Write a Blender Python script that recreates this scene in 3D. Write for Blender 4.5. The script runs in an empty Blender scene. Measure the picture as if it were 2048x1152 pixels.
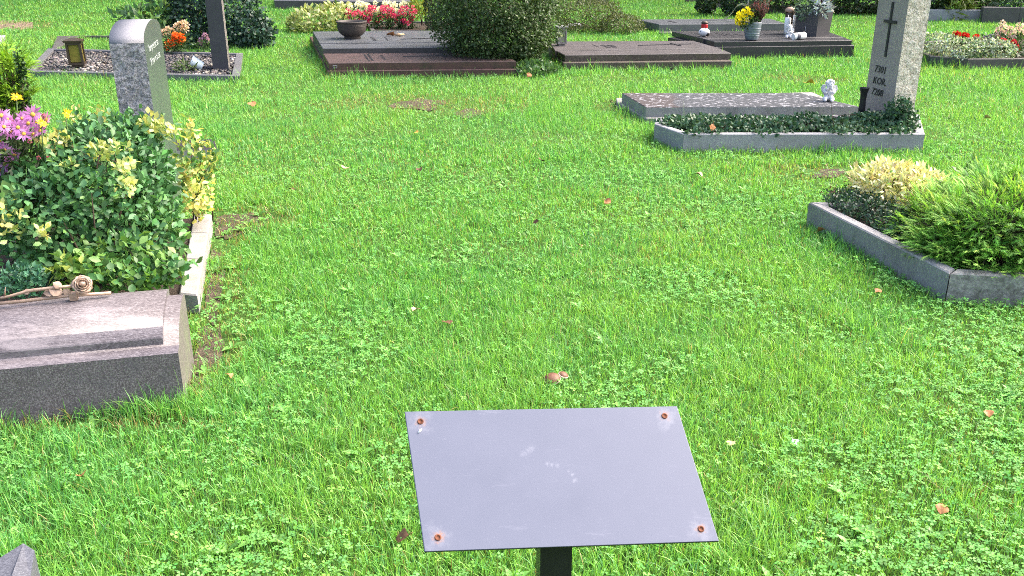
import bpy, bmesh, math, random
import numpy as np
from mathutils import Vector, Matrix
R = math.radians
rng = np.random.default_rng(7)
random.seed(7)
sc = bpy.context.scene
C = sc.collection

# ------------------------------------------------------------------ camera, sky, sun, exposure
PITCH = R(21.2); CAM_H = 1.5; FPX = 1824.0
cam = bpy.data.cameras.new('camera'); cam.sensor_width = 36; cam.lens = 36 * FPX / 2048
cam.clip_start = 0.05; cam.clip_end = 500
co = bpy.data.objects.new('camera', cam); C.objects.link(co)
co.location = (0, 0, CAM_H); co.rotation_euler = (R(90) - PITCH, 0, 0); sc.camera = co
SUN_EL, SUN_AZ = 47, 70          # sun high behind thin cloud, to the right of the scene
w = bpy.data.worlds.new('World'); sc.world = w; w.use_nodes = True
nt = w.node_tree; bg = nt.nodes['Background']
sky = nt.nodes.new('ShaderNodeTexSky'); sky.sky_type = 'NISHITA'; sky.sun_disc = False
sky.sun_elevation = R(SUN_EL); sky.sun_rotation = R(SUN_AZ); sky.air_density = 1.0; sky.dust_density = 8.0
sky.ozone_density = 1.5
nt.links.new(sky.outputs[0], bg.inputs[0]); bg.inputs[1].default_value = 0.15
sl = bpy.data.lights.new('sun', 'SUN'); sl.energy = 0.8; sl.angle = R(60); sl.color = (1, .97, .92)
so = bpy.data.objects.new('sun', sl); C.objects.link(so)
sd = Vector((math.sin(R(SUN_AZ)) * math.cos(R(SUN_EL)), math.cos(R(SUN_AZ)) * math.cos(R(SUN_EL)), math.sin(R(SUN_EL))))
so.rotation_euler = sd.to_track_quat('Z', 'Y').to_euler(); so.location = (3, 10, 12)
vs = sc.view_settings; vs.view_transform = 'Standard'; vs.look = 'None'; vs.gamma = 1; vs.use_curve_mapping = False
vs.exposure = 2.25
sc.cycles.use_denoising = False; sc.cycles.filter_width = 1.0

# ------------------------------------------------------------------ measuring: photo pixel -> point on a plane
def ray(x, y):
    u = (x - 1024) / FPX; v = -(y - 576) / FPX
    return Vector((u, math.cos(PITCH) + v * math.sin(PITCH), -math.sin(PITCH) + v * math.cos(PITCH)))
def G(x, y, z=0.0):                       # on the horizontal plane at height z
    d = ray(x, y); t = (z - CAM_H) / d.z
    return Vector((d.x * t, d.y * t, z))
def PY(x, y, Y):                          # at distance Y
    d = ray(x, y); t = Y / d.y
    return Vector((d.x * t, Y, CAM_H + d.z * t))
YAW = R(13.5)
EX = Vector((math.cos(YAW), math.sin(YAW), 0)); EY = Vector((-math.sin(YAW), math.cos(YAW), 0))

# ------------------------------------------------------------------ materials
def new_mat(name):
    m = bpy.data.materials.new(name); m.use_nodes = True
    n = m.node_tree.nodes; return m, m.node_tree, n['Principled BSDF'], n['Material Output']
def lk(t, a, b): t.links.new(a, b)
def noise(t, vec, scale, detail=4, rough=.6):
    n = t.nodes.new('ShaderNodeTexNoise'); n.inputs['Scale'].default_value = scale
    n.inputs['Detail'].default_value = detail; n.inputs['Roughness'].default_value = rough
    lk(t, vec, n.inputs['Vector']); return n.outputs['Fac']
def ramp(t, fac, stops):
    r = t.nodes.new('ShaderNodeValToRGB'); e = r.color_ramp.elements
    while len(e) < len(stops): e.new(.5)
    for i, (p, c) in enumerate(stops):
        e[i].position = p; e[i].color = (*c, 1) if len(c) == 3 else c
    lk(t, fac, r.inputs[0]); return r.outputs[0]
def mix(t, fac, a, b, mode='MIX'):
    m = t.nodes.new('ShaderNodeMix'); m.data_type = 'RGBA'; m.blend_type = mode
    for s, v in ((0, fac), (6, a), (7, b)):
        if hasattr(v, 'is_linked') or isinstance(v, bpy.types.NodeSocket): lk(t, v, m.inputs[s])
        elif isinstance(v, (int, float)): m.inputs[s].default_value = v
        else: m.inputs[s].default_value = (*v, 1)
    return m.outputs[2]
def bump(t, p, h, strength, dist):
    b = t.nodes.new('ShaderNodeBump'); b.inputs['Strength'].default_value = strength
    b.inputs['Distance'].default_value = dist; lk(t, h, b.inputs['Height']); lk(t, b.outputs[0], p.inputs['Normal'])
def G3(v): return (v, v, v)
def stone(name, base, dark, light, rough=.5, speck=260, stain=None, stain_amt=.5, stretch=(1, 1, 1), bmp=.25, bdist=.002, spec=.3, contrast=.5):
    """granite or concrete: fine grains of three tints, broad weathering, small relief"""
    m, t, p, o = new_mat(name)
    tc = t.nodes.new('ShaderNodeTexCoord'); mp = t.nodes.new('ShaderNodeMapping')
    mp.inputs['Scale'].default_value = stretch; lk(t, tc.outputs['Object'], mp.inputs['Vector']); v = mp.outputs[0]
    g = noise(t, v, speck, 3, .75)
    a, b = .5 - .18 * (1.2 - contrast), .5 + .18 * (1.2 - contrast)
    c = ramp(t, g, [(a - .1, dark), (.5, base), (b + .1, light)])
    big = noise(t, v, 3.2, 6, .65)
    c = mix(t, ramp(t, big, [(.35, G3(0)), (.7, G3(1))]), c, mix(t, .5, c, dark), 'MIX')
    if stain:
        s = noise(t, v, 7.0, 8, .72)
        c = mix(t, ramp(t, s, [(.5, G3(0)), (.66, G3(stain_amt))]), c, stain)
    lk(t, c, p.inputs['Base Color'])
    rr = noise(t, v, 9, 5); rm = t.nodes.new('ShaderNodeMapRange')
    rm.inputs['To Min'].default_value = max(.05, rough - .15); rm.inputs['To Max'].default_value = min(1, rough + .15)
    lk(t, rr, rm.inputs[0]); lk(t, rm.outputs[0], p.inputs['Roughness'])
    p.inputs['Specular IOR Level'].default_value = spec
    bump(t, p, g, bmp, bdist)
    return m
def plain(name, col, rough=.6, var=.25, scale=14, spec=.4, metal=0, bmp=.1):
    m, t, p, o = new_mat(name)
    tc = t.nodes.new('ShaderNodeTexCoord'); n = noise(t, tc.outputs['Object'], scale, 6, .65)
    c = ramp(t, n, [(.3, tuple(x * (1 - var) for x in col)), (.7, tuple(min(1, x * (1 + var)) for x in col))])
    lk(t, c, p.inputs['Base Color']); p.inputs['Roughness'].default_value = rough
    p.inputs['Specular IOR Level'].default_value = spec; p.inputs['Metallic'].default_value = metal
    if bmp: bump(t, p, noise(t, tc.outputs['Object'], scale * 12, 4), bmp, .002)
    return m
def foliage(name, rough=.45, trans=.35, spec=.35, gain=1.0, sat=1.0):
    """leaf tissue: colour comes per leaf from the 'tint' attribute"""
    m, t, p, o = new_mat(name)
    a = t.nodes.new('ShaderNodeAttribute'); a.attribute_name = 'tint'
    col = a.outputs['Color']
    lk(t, col, p.inputs['Base Color']); p.inputs['Roughness'].default_value = rough
    p.inputs['Specular IOR Level'].default_value = spec
    tr = t.nodes.new('ShaderNodeBsdfTranslucent')
    lk(t, mix(t, 1.0, col, (1.25, 1.25, .7), 'MULTIPLY'), tr.inputs[0])
    ms = t.nodes.new('ShaderNodeMixShader'); ms.inputs[0].default_value = trans
    lk(t, p.outputs[0], ms.inputs[1]); lk(t, tr.outputs[0], ms.inputs[2]); lk(t, ms.outputs[0], o.inputs[0])
    return m

M = {}
M['grass'] = foliage('grass_blade', .42, .38, .4)
M['leaf'] = foliage('leaf_soft', .45, .3, .4)
M['waxy'] = foliage('leaf_waxy', .42, .2, .3)
M['needle'] = foliage('needle', .6, .3, .2)
M['petal'] = foliage('petal', .6, .4, .2)
M['clover'] = foliage('clover_leaf', .65, .35, .15)
M['pebble'] = foliage('pebble', .55, 0.0, .4)
M['redgran'] = stone('red_granite', (.088, .058, .054), (.045, .030, .029), (.15, .105, .098), .38, 190, (.045, .04, .03), .5)
M['redside'] = stone('red_granite_mossy', (.085, .045, .04), (.035, .02, .02), (.14, .075, .06), .5, 170, (.03, .03, .018), .8)
M['bluegran'] = stone('slate_granite', (.085, .09, .10), (.045, .05, .055), (.14, .15, .165), .36, 190, (.05, .05, .045), .5)
M['browngran'] = stone('brown_granite', (.082, .073, .074), (.04, .035, .036), (.135, .122, .122), .45, 190, (.05, .045, .035), .5)
M['brownside'] = stone('brown_granite_lichened', (.075, .06, .05), (.025, .02, .016), (.17, .14, .11), .7, 60, (.06, .055, .03), .8)
M['blackgran'] = stone('black_granite', (.04, .038, .042), (.02, .02, .022), (.07, .068, .072), .33, 200, (.05, .048, .05), .3)
M['farstone'] = stone('grey_green_stone', (.11, .12, .11), (.06, .068, .06), (.16, .17, .16), .55, 120, (.06, .08, .05), .6)
M['kerbgrey'] = stone('grey_concrete', (.25, .25, .265), (.13, .13, .14), (.40, .40, .42), .6, 140, (.16, .16, .15), .5)
M['kerbpale'] = stone('pale_concrete', (.265, .258, .258), (.18, .168, .158), (.36, .352, .352), .65, 140, (.22, .19, .13), .6)
M['kerbblue'] = stone('blue_grey_concrete', (.225, .22, .225), (.13, .125, .125), (.32, .315, .32), .6, 150, (.085, .08, .075), .55, (1, 1, .35))
M['kerbrough'] = stone('weathered_concrete', (.20, .19, .18), (.085, .078, .07), (.40, .39, .37), .8, 40, (.40, .39, .36), .55, bmp=.6, bdist=.006)
M['darkkerb'] = stone('dark_stone', (.075, .07, .068), (.035, .032, .03), (.13, .125, .12), .6, 120, (.04, .045, .03), .6)
M['gravkerb'] = stone('anthracite_stone', (.125, .125, .135), (.07, .07, .078), (.19, .19, .2), .4, 170, (.09, .085, .085), .4)
M['lectern'] = stone('polished_flecked_granite', (.096, .084, .092), (.038, .033, .039), (.25, .232, .252), .42, 190, (.25, .225, .24), .55, (.4, 1.8, 1.8), .1, spec=.3)
M['lectfront'] = stone('sawn_flecked_granite', (.118, .100, .108), (.038, .031, .036), (.32, .29, .305), .5, 200, (.09, .085, .10), .5, bmp=.3)
M['roughgran'] = stone('bush_hammered_granite', (.25, .25, .275), (.10, .10, .11), (.42, .42, .45), .75, 95, bmp=1.0, bdist=.009, contrast=1.0)
M['smoothgran'] = stone('sawn_grey_granite', (.19, .19, .21), (.12, .12, .135), (.27, .27, .295), .75, 200, bmp=.35, bdist=.003, spec=.15)
M['polgreen'] = stone('polished_dark_granite', (.06, .078, .07), (.042, .055, .05), (.08, .10, .09), .3, 240, spec=.12, bmp=.03)
M['pinkgran'] = stone('pale_pink_granite', (.31, .265, .235), (.185, .155, .135), (.43, .385, .35), .7, 90, (.26, .24, .22), .3, bmp=.5, bdist=.004)
M['whitegran'] = stone('rough_pale_granite', (.55, .50, .41), (.25, .22, .165), (.74, .70, .61), .85, 48, bmp=1.0, bdist=.014, contrast=.9)
M['stele'] = stone('dark_slate', (.036, .038, .048), (.022, .023, .03), (.055, .058, .07), .4, 150, bmp=.08)
M['stelerough'] = stone('dark_slate_split', (.14, .13, .12), (.05, .048, .045), (.25, .24, .22), .8, 50, bmp=1, bdist=.01)
M['starstone'] = stone('blue_grey_granite', (.075, .079, .098), (.045, .046, .056), (.15, .155, .18), .6, 180, bmp=.2)
M['soil'] = stone('soil', (.045, .032, .022), (.018, .013, .009), (.09, .066, .045), .95, 90, bmp=1, bdist=.02)
M['bronze'] = plain('aged_bronze', (.055, .04, .027), .42, .35, 30, .5, .35)
M['rosebronze'] = plain('rose_bronze', (.30, .205, .15), .5, .3, 60, .5, .25)
M['amber'] = plain('amber_glass', (.15, .125, .025), .2, .3, 20, .5)
M['clay'] = plain('dark_clay', (.045, .036, .031), .6, .25, 40, .4)
M['darkmetal'] = plain('dark_metal', (.03, .03, .033), .45, .2, 40, .4, .3)
M['blackpaint'] = plain('black_painted_steel', (.012, .012, .014), .4, .2, 40, .4)
M['inscr'] = plain('weathered_letters', (.032, .031, .033), .5, .3, 40, .4)
M['white'] = plain('white_plaster', (.55, .55, .57), .6, .08, 25, .3)
M['wax'] = plain('white_wax', (.80, .80, .80), .45, .05, 20, .4)
M['redplastic'] = plain('red_plastic', (.42, .014, .018), .3, .12, 20, .5)
M['greypot'] = plain('grey_glaze', (.15, .175, .20), .45, .3, 18, .4)
M['planter'] = plain('anthracite_fibre', (.048, .045, .05), .55, .15, 30, .4)
M['bluecup'] = plain('pale_blue_plastic', (.40, .48, .55), .4, .06, 20, .4)
M['mush'] = plain('mushroom_cap', (.12, .05, .027), .55, .22, 45, .4)
M['mushstem'] = plain('mushroom_stem', (.50, .42, .33), .7, .1, 45, .3)
M['bark'] = plain('bark', (.07, .05, .035), .9, .4, 40, .2)
M['stem'] = plain('green_stem', (.06, .10, .03), .6, .3, 30, .3)
M['rust'] = plain('rusty_bolt', (.13, .045, .022), .8, .4, 90, .3)
M['deadleaf'] = plain('dead_leaf', (.30, .13, .05), .6, .4, 60, .3)
M['deaddark'] = plain('dead_leaf_dark', (.10, .05, .025), .6, .4, 60, .3)
M['deadpale'] = plain('dead_leaf_pale', (.45, .30, .17), .6, .3, 60, .3)
M['deadyellow'] = plain('dead_leaf_yellow', (.60, .36, .06), .6, .3, 60, .3)
M['glass'] = plain('dusty_glass', (.16, .17, .14), .15, .15, 20, .6)
M['ribbon'] = plain('pale_ribbon', (.50, .55, .40), .5, .1, 20, .3)
M['lettersilver'] = plain('white_letters', (.36, .40, .38), .5, .1, 60, .3)

def ground_mat():
    m, t, p, o = new_mat('lawn_ground')
    tc = t.nodes.new('ShaderNodeTexCoord'); v = tc.outputs['Object']
    a = noise(t, v, 55, 6, .7); b = noise(t, v, 1.1, 5, .6)
    c = ramp(t, a, [(.32, (.022, .040, .010)), (.5, (.05, .11, .02)), (.7, (.09, .20, .035))])
    c = mix(t, ramp(t, b, [(.45, G3(0)), (.75, G3(.35))]), c, (.085, .07, .035))
    lk(t, c, p.inputs['Base Color']); p.inputs['Roughness'].default_value = .95
    p.inputs['Specular IOR Level'].default_value = .1
    bump(t, p, a, 1, .02); return m
M['ground'] = ground_mat()

def plate_mat():
    """dark-grey coated metal with faint scuffs, dust and rust halos round the bolts"""
    m, t, p, o = new_mat('coated_plate')
    tc = t.nodes.new('ShaderNodeTexCoord'); v = tc.outputs['Object']
    a = noise(t, v, 9, 8, .7); fine = noise(t, v, 420, 2, .6)
    c = ramp(t, a, [(.3, (.100, .109, .150)), (.7, (.110, .119, .163))])
    mp = t.nodes.new('ShaderNodeMapping'); mp.inputs['Scale'].default_value = (6, 40, 40); mp.inputs['Rotation'].default_value = (0, 0, .5)
    lk(t, v, mp.inputs['Vector']); s = noise(t, mp.outputs[0], 1.8, 8, .75)
    c = mix(t, ramp(t, s, [(.60, G3(0)), (.74, G3(.2))]), c, (.30, .30, .36))
    c = mix(t, ramp(t, fine, [(.62, G3(0)), (.72, G3(.10))]), c, (.32, .32, .38))
    lk(t, c, p.inputs['Base Color'])
    rm = t.nodes.new('ShaderNodeMapRange'); rm.inputs['To Min'].default_value = .34; rm.inputs['To Max'].default_value = .55
    lk(t, a, rm.inputs[0]); lk(t, rm.outputs[0], p.inputs['Roughness']); p.inputs['Specular IOR Level'].default_value = .3
    bump(t, p, fine, .08, .0005); return m
M['plate'] = plate_mat()
def halo_mat():
    m, t, p, o = new_mat('bolt_stain')
    tc = t.nodes.new('ShaderNodeTexCoord'); n = noise(t, tc.outputs['Object'], 120, 5, .7)
    lk(t, ramp(t, n, [(.35, (.30, .17, .11)), (.6, (.26, .24, .27))]), p.inputs['Base Color'])
    p.inputs['Roughness'].default_value = .7; return m
M['halo'] = halo_mat()
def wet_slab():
    """dark stone slab, one end reddish, blotched with sky reflections of rain water painted in pale"""
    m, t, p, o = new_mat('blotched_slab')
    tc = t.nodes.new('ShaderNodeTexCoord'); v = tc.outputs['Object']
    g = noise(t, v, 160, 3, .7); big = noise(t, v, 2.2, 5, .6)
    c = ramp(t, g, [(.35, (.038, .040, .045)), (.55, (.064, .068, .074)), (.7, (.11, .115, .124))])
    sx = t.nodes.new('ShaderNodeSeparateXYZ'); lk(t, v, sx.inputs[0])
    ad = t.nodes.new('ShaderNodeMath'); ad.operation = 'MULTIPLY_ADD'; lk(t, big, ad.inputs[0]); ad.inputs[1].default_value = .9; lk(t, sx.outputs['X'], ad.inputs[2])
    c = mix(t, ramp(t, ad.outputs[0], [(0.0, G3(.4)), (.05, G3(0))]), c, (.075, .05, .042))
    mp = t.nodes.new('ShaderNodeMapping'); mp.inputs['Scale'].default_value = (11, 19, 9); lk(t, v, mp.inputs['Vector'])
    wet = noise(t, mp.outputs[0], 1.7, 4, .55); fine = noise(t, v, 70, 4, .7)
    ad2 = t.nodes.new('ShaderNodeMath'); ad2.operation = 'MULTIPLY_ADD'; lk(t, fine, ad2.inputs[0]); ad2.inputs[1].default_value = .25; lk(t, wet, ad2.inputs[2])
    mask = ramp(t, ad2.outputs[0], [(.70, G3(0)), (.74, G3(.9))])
    c = mix(t, mask, c, (.30, .30, .325))  # sky shine of the wet patches, put into the base colour
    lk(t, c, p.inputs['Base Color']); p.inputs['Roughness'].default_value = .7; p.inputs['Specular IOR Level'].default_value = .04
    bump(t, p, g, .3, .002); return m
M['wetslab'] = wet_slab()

# ------------------------------------------------------------------ geometry helpers
class MB:
    """collects vertices and faces (world coordinates); build() links them as one mesh object"""
    def __init__(s): s.v = []; s.f = []; s.mi = []; s.sm = []
    def add(s, vs, fs, mi=0, smooth=False):
        o = len(s.v); s.v += [tuple(x) for x in vs]
        for f in fs: s.f.append(tuple(i + o for i in f)); s.mi.append(mi); s.sm.append(smooth)
        return s
    def prism(s, poly, z0, z1, bev=.006, mi=0, topmi=None, inset=0):
        """upright prism over a polygon (counter-clockwise), chamfered top edge"""
        n = len(poly); P = [Vector((q[0], q[1])) for q in poly]
        area = sum(P[i].x * P[(i + 1) % n].y - P[(i + 1) % n].x * P[i].y for i in range(n))
        if area < 0: P.reverse()
        I = inset_poly(P, bev)
        vs = [(q.x, q.y, z0) for q in P] + [(q.x, q.y, z1 - bev) for q in P] + [(q.x, q.y, z1) for q in I]
        tm = mi if topmi is None else topmi
        s.add(vs, [tuple(range(2 * n, 3 * n))], tm)
        o = len(s.v) - 3 * n
        for i in range(n):
            j = (i + 1) % n
            s.f.append((o + i, o + j, o + n + j, o + n + i)); s.mi.append(mi); s.sm.append(False)
            s.f.append((o + n + i, o + n + j, o + 2 * n + j, o + 2 * n + i)); s.mi.append(tm); s.sm.append(False)
        s.f.append(tuple(o + i for i in reversed(range(n)))); s.mi.append(mi); s.sm.append(False)
        return s
    def obox(s, c, ax, ay, az, hx, hy, hz, mi=0):
        c = Vector(c); vs = []
        for k in (-1, 1):
            for a, b in ((-1, -1), (1, -1), (1, 1), (-1, 1)): vs.append(c + ax * hx * a + ay * hy * b + az * hz * k)
        return s.add(vs, [(3, 2, 1, 0), (4, 5, 6, 7), (0, 1, 5, 4), (1, 2, 6, 5), (2, 3, 7, 6), (3, 0, 4, 7)], mi)
    def lathe(s, base, prof, seg=20, mi=0, axis=None, smooth=True, scale=(1, 1)):
        base = Vector(base); az = (axis or Vector((0, 0, 1))).normalized()
        ax = az.orthogonal().normalized() if abs(az.z) < .999 else Vector((1, 0, 0)); ay = az.cross(ax)
        vs = []
        for r, z in prof:
            for k in range(seg):
                a = 2 * math.pi * k / seg
                vs.append(base + ax * (r * math.cos(a) * scale[0]) + ay * (r * math.sin(a) * scale[1]) + az * z)
        fs = []
        for i in range(len(prof) - 1):
            for k in range(seg):
                j = (k + 1) % seg; fs.append((i * seg + k, i * seg + j, (i + 1) * seg + j, (i + 1) * seg + k))
        s.add(vs, fs, mi, smooth)
        o = len(s.v) - len(vs); n = len(prof)
        if prof[0][0] > 1e-4: s.f.append(tuple(o + k for k in reversed(range(seg)))); s.mi.append(mi); s.sm.append(False)
        if prof[-1][0] > 1e-4: s.f.append(tuple(o + (n - 1) * seg + k for k in range(seg))); s.mi.append(mi); s.sm.append(False)
        return s
    def tube(s, pts, rad, seg=6, mi=0):
        pts = [Vector(q) for q in pts]; n = len(pts)
        if not hasattr(rad, '__len__'): rad = [rad] * n
        vs = []
        for i, q in enumerate(pts):
            d = (pts[min(i + 1, n - 1)] - pts[max(i - 1, 0)]).normalized()
            ax = d.cross(Vector((.31, .17, .93))).normalized(); ay = d.cross(ax)
            for k in range(seg):
                a = 2 * math.pi * k / seg; vs.append(q + (ax * math.cos(a) + ay * math.sin(a)) * rad[i])
        fs = [(i * seg + k, i * seg + (k + 1) % seg, (i + 1) * seg + (k + 1) % seg, (i + 1) * seg + k) for i in range(n - 1) for k in range(seg)]
        fs += [tuple(reversed(range(seg))), tuple((n - 1) * seg + k for k in range(seg))]
        return s.add(vs, fs, mi, True)
    def ball(s, c, r, mi=0, sub=1, sc3=(1, 1, 1), axes=None):
        bm = bmesh.new(); bmesh.ops.create_icosphere(bm, subdivisions=sub, radius=1)
        ax = axes or (Vector((1, 0, 0)), Vector((0, 1, 0)), Vector((0, 0, 1))); c = Vector(c)
        vs = [c + ax[0] * (q.co.x * r * sc3[0]) + ax[1] * (q.co.y * r * sc3[1]) + ax[2] * (q.co.z * r * sc3[2]) for q in bm.verts]
        s.add(vs, [tuple(x.index for x in f.verts) for f in bm.faces], mi, True); bm.free(); return s
    def build(s, name, mats, parent=None, root=None):
        """parent: thing or part; root: the thing (its location is the origin of all coordinates)"""
        if not isinstance(mats, (list, tuple)): mats = [mats]
        root = root or parent
        off = root.location if root else Vector((0, 0, 0))
        me = bpy.data.meshes.new(name)
        me.from_pydata([(x - off.x, y - off.y, z - off.z) for x, y, z in s.v], [], s.f)
        me.polygons.foreach_set('material_index', s.mi); me.polygons.foreach_set('use_smooth', s.sm)
        for m in mats: me.materials.append(m)
        bm = bmesh.new(); bm.from_mesh(me); bmesh.ops.recalc_face_normals(bm, faces=bm.faces); bm.to_mesh(me); bm.free()
        o = bpy.data.objects.new(name, me); C.objects.link(o)
        if parent: o.parent = parent
        return o
def inset_poly(P, d):
    n = len(P); out = []
    for i in range(n):
        a, b, c = P[i - 1], P[i], P[(i + 1) % n]
        e1 = (b - a).normalized(); e2 = (c - b).normalized()
        n1 = Vector((-e1.y, e1.x)); n2 = Vector((-e2.y, e2.x)); k = n1 + n2
        den = max(.25, 1 + n1.dot(n2)); out.append(b + k * (d / den))
    return out
def thing(name, label, cat, loc, group=None):
    o = bpy.data.objects.new(name, None); C.objects.link(o); o.empty_display_size = .1
    o.location = loc; o['label'] = label; o['category'] = cat
    if group: o['group'] = group
    return o
def tag(o, label, cat, group=None):
    o['label'] = label; o['category'] = cat
    if group: o['group'] = group
    return o
def centre(poly, z=0):
    return Vector((sum(q[0] for q in poly) / len(poly), sum(q[1] for q in poly) / len(poly), z))
FOOT = []                                   # footprints kept free of grass
def foot(poly): FOOT.append([(q[0], q[1]) for q in poly])

def inst_mesh(name, tv, tf, pos, rot, col, mat, parent=None, root=None, kind=None, smooth=False):
    """many copies of a small template joined into one mesh. tv (k,3); rot (n,3,3); pos (n,3); col (n,3)"""
    tv = np.asarray(tv, np.float32); tf = np.asarray(tf, np.int32); n = len(pos); k = len(tv)
    V = np.einsum('nij,kj->nki', rot, tv) + np.asarray(pos)[:, None, :]
    off = np.array(root.location if root else (parent.location if parent else (0, 0, 0)))
    V = (V - off).reshape(-1, 3).astype(np.float32)
    F = (tf[None] + (np.arange(n) * k)[:, None, None]).reshape(-1, 3).astype(np.int32)
    CC = np.ones((n, k, 4), np.float32); CC[:, :, :3] = np.asarray(col)[:, None, :]
    return raw_mesh(name, V, F, CC.reshape(-1, 4), mat, parent, kind, smooth)
def raw_mesh(name, V, F, CC, mat, parent=None, kind=None, smooth=False):
    me = bpy.data.meshes.new(name); nv, nf = len(V), len(F)
    me.vertices.add(nv); me.vertices.foreach_set('co', V.ravel())
    me.loops.add(nf * 3); me.loops.foreach_set('vertex_index', F.ravel())
    me.polygons.add(nf); me.polygons.foreach_set('loop_start', np.arange(0, nf * 3, 3, dtype=np.int32))
    if smooth: me.polygons.foreach_set('use_smooth', np.ones(nf, bool))
    me.update(calc_edges=True)
    at = me.attributes.new('tint', 'FLOAT_COLOR', 'POINT'); at.data.foreach_set('color', CC.astype(np.float32).ravel())
    me.materials.append(mat)
    o = bpy.data.objects.new(name, me); C.objects.link(o)
    if parent: o.parent = parent
    if kind: o['kind'] = kind
    return o
def frames(d, nrm):
    d = d / np.linalg.norm(d, axis=1, keepdims=True)
    x = np.cross(d, nrm); x /= np.linalg.norm(x, axis=1, keepdims=True) + 1e-9
    z = np.cross(x, d)
    return np.stack([x, d, z], axis=2)
LEAF_V = [(0, 0, 0), (-.5, .42, .10), (0, .5, -.03), (.5, .42, .10), (0, 1, -.06)]
def leaf_t(ratio=.5, bend=.06):
    h = ratio / 2
    V = [(0, 0, 0), (-h * .8, .3, .07), (0, .33, 0), (h * .8, .3, .07), (-h, .6, .05), (0, .65, -.02), (h, .6, .05), (0, 1, -bend)]
    F = [(0, 2, 1), (0, 3, 2), (1, 2, 5), (1, 5, 4), (2, 3, 6), (2, 6, 5), (4, 5, 7), (5, 6, 7)]
    return V, F
def leaf_s(ratio=.5):
    h = ratio / 2
    return [(0, 0, 0), (-h, .5, .06), (h, .5, .06), (0, 1, -.05)], [(0, 2, 1), (1, 2, 3)]
def vnoise(x, y, s, seed):
    r = np.random.default_rng(seed); T = r.random((256, 256))
    X = x * s + 57.3; Y = y * s + 91.7; i = np.floor(X).astype(int); j = np.floor(Y).astype(int)
    u = X - i; v = Y - j; u = u * u * (3 - 2 * u); v = v * v * (3 - 2 * v)
    g = lambda a, b: T[a % 256, b % 256]
    return (g(i, j) * (1 - u) + g(i + 1, j) * u) * (1 - v) + (g(i, j + 1) * (1 - u) + g(i + 1, j + 1) * u) * v
def fnoise(x, y, s, seed): return .55 * vnoise(x, y, s, seed) + .3 * vnoise(x, y, s * 2.3, seed + 1) + .15 * vnoise(x, y, s * 5.1, seed + 2)
def unit(v): return v / (np.linalg.norm(v, axis=1, keepdims=True) + 1e-9)

def bush_points(lobes, n, shell=(.72, 1.04), lump=.16, lumps=5.0, seed=1, zmin=0.03, front=.0):
    """points in the outer layer of lumpy ellipsoid lobes; lobe = (centre, (rx,ry,rz), weight)"""
    r = np.random.default_rng(seed); P = []; N = []
    wts = np.array([l[2] for l in lobes], float); wts /= wts.sum()
    for (c, rad, _), wt in zip(lobes, wts):
        m = int(n * wt * 1.6) + 4
        d = unit(r.normal(size=(m, 3)))
        a = np.arctan2(d[:, 1], d[:, 0])
        lum = 1 + lump * (2 * fnoise(a * lumps / 3 + seed, d[:, 2] * lumps, 1.0, seed + 3) - 1)
        q = r.uniform(shell[0], shell[1], m) * lum
        p = np.array(c) + d * q[:, None] * np.array(rad)
        nn = unit(d / np.array(rad))
        ok = p[:, 2] > zmin
        for (c2, rad2, _) in lobes:                       # keep the union's outside
            if c2 is c: continue
            ok &= (((p - np.array(c2)) / np.array(rad2)) ** 2).sum(1) > .5
        P.append(p[ok][:int(n * wt) + 1]); N.append(nn[ok][:int(n * wt) + 1])
    return np.concatenate(P), np.concatenate(N)
def pick_cols(pal, n, pos, seed, jitter=.18, clump=4.0):
    r = np.random.default_rng(seed + 50)
    W = np.array([p[1] for p in pal], float); W /= W.sum(); cum = np.cumsum(W)
    k = .5 * r.random(n) + .5 * np.clip((fnoise(pos[:, 0] + pos[:, 2], pos[:, 1] + .6 * pos[:, 2], clump, seed) - .5) * 1.9 + .5, 0, .999)
    idx = np.minimum(np.searchsorted(cum, k), len(pal) - 1)
    c = np.array([p[0] for p in pal])[idx]
    return c * (1 + jitter * r.normal(size=(n, 1))).clip(.5, 1.6) * (1 + .06 * r.normal(size=(n, 3)))
LEAFMAT_CACHE = {}
def tinted_mesh(tv, tf, col, mat, name):
    V = np.array(tv, np.float32); F = np.array(tf, np.int32)
    CC = np.ones((len(V), 4), np.float32); CC[:, :3] = col
    o = raw_mesh(name, V, F, CC, mat); me = o.data; bpy.data.objects.remove(o); return me
def leafy(parent, pos, d, nrm, size, col, tmpl, mat, n_parts=0, part_name='leaf', stuff_name='foliage'):
    """leaves of a plant: the n_parts nearest ones are objects of their own, the rest one part"""
    tv, tf = tmpl; n = len(pos)
    Rm = frames(d, nrm) * size[:, None, None]
    if n_parts:
        near = np.argsort(np.linalg.norm(pos - np.array((0, 0, CAM_H)), axis=1) - .25 * nrm[:, 2])
        sel = near[:n_parts]
        q = np.random.default_rng(n).permutation(n_parts)[:10]
        meshes = [tinted_mesh(tv, tf, col[sel[i]], mat, part_name) for i in q]
        keyc = np.array([col[sel[i]] for i in q])
        off = np.array(parent.location)
        for i in sel:
            j = int(np.argmin(((keyc - col[i]) ** 2).sum(1)))
            o = bpy.data.objects.new(part_name, meshes[j]); C.objects.link(o); o.parent = parent
            mm = Matrix.Identity(4)
            for a in range(3):
                for b in range(3): mm[a][b] = Rm[i, a, b]
                mm[a][3] = pos[i, a] - off[a]
            o.matrix_local = mm
        keep = np.ones(n, bool); keep[sel] = False
    else: keep = np.ones(n, bool)
    return inst_mesh(stuff_name, tv, tf, pos[keep], Rm[keep], col[keep], mat, parent, kind='stuff' if n_parts else None)
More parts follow.
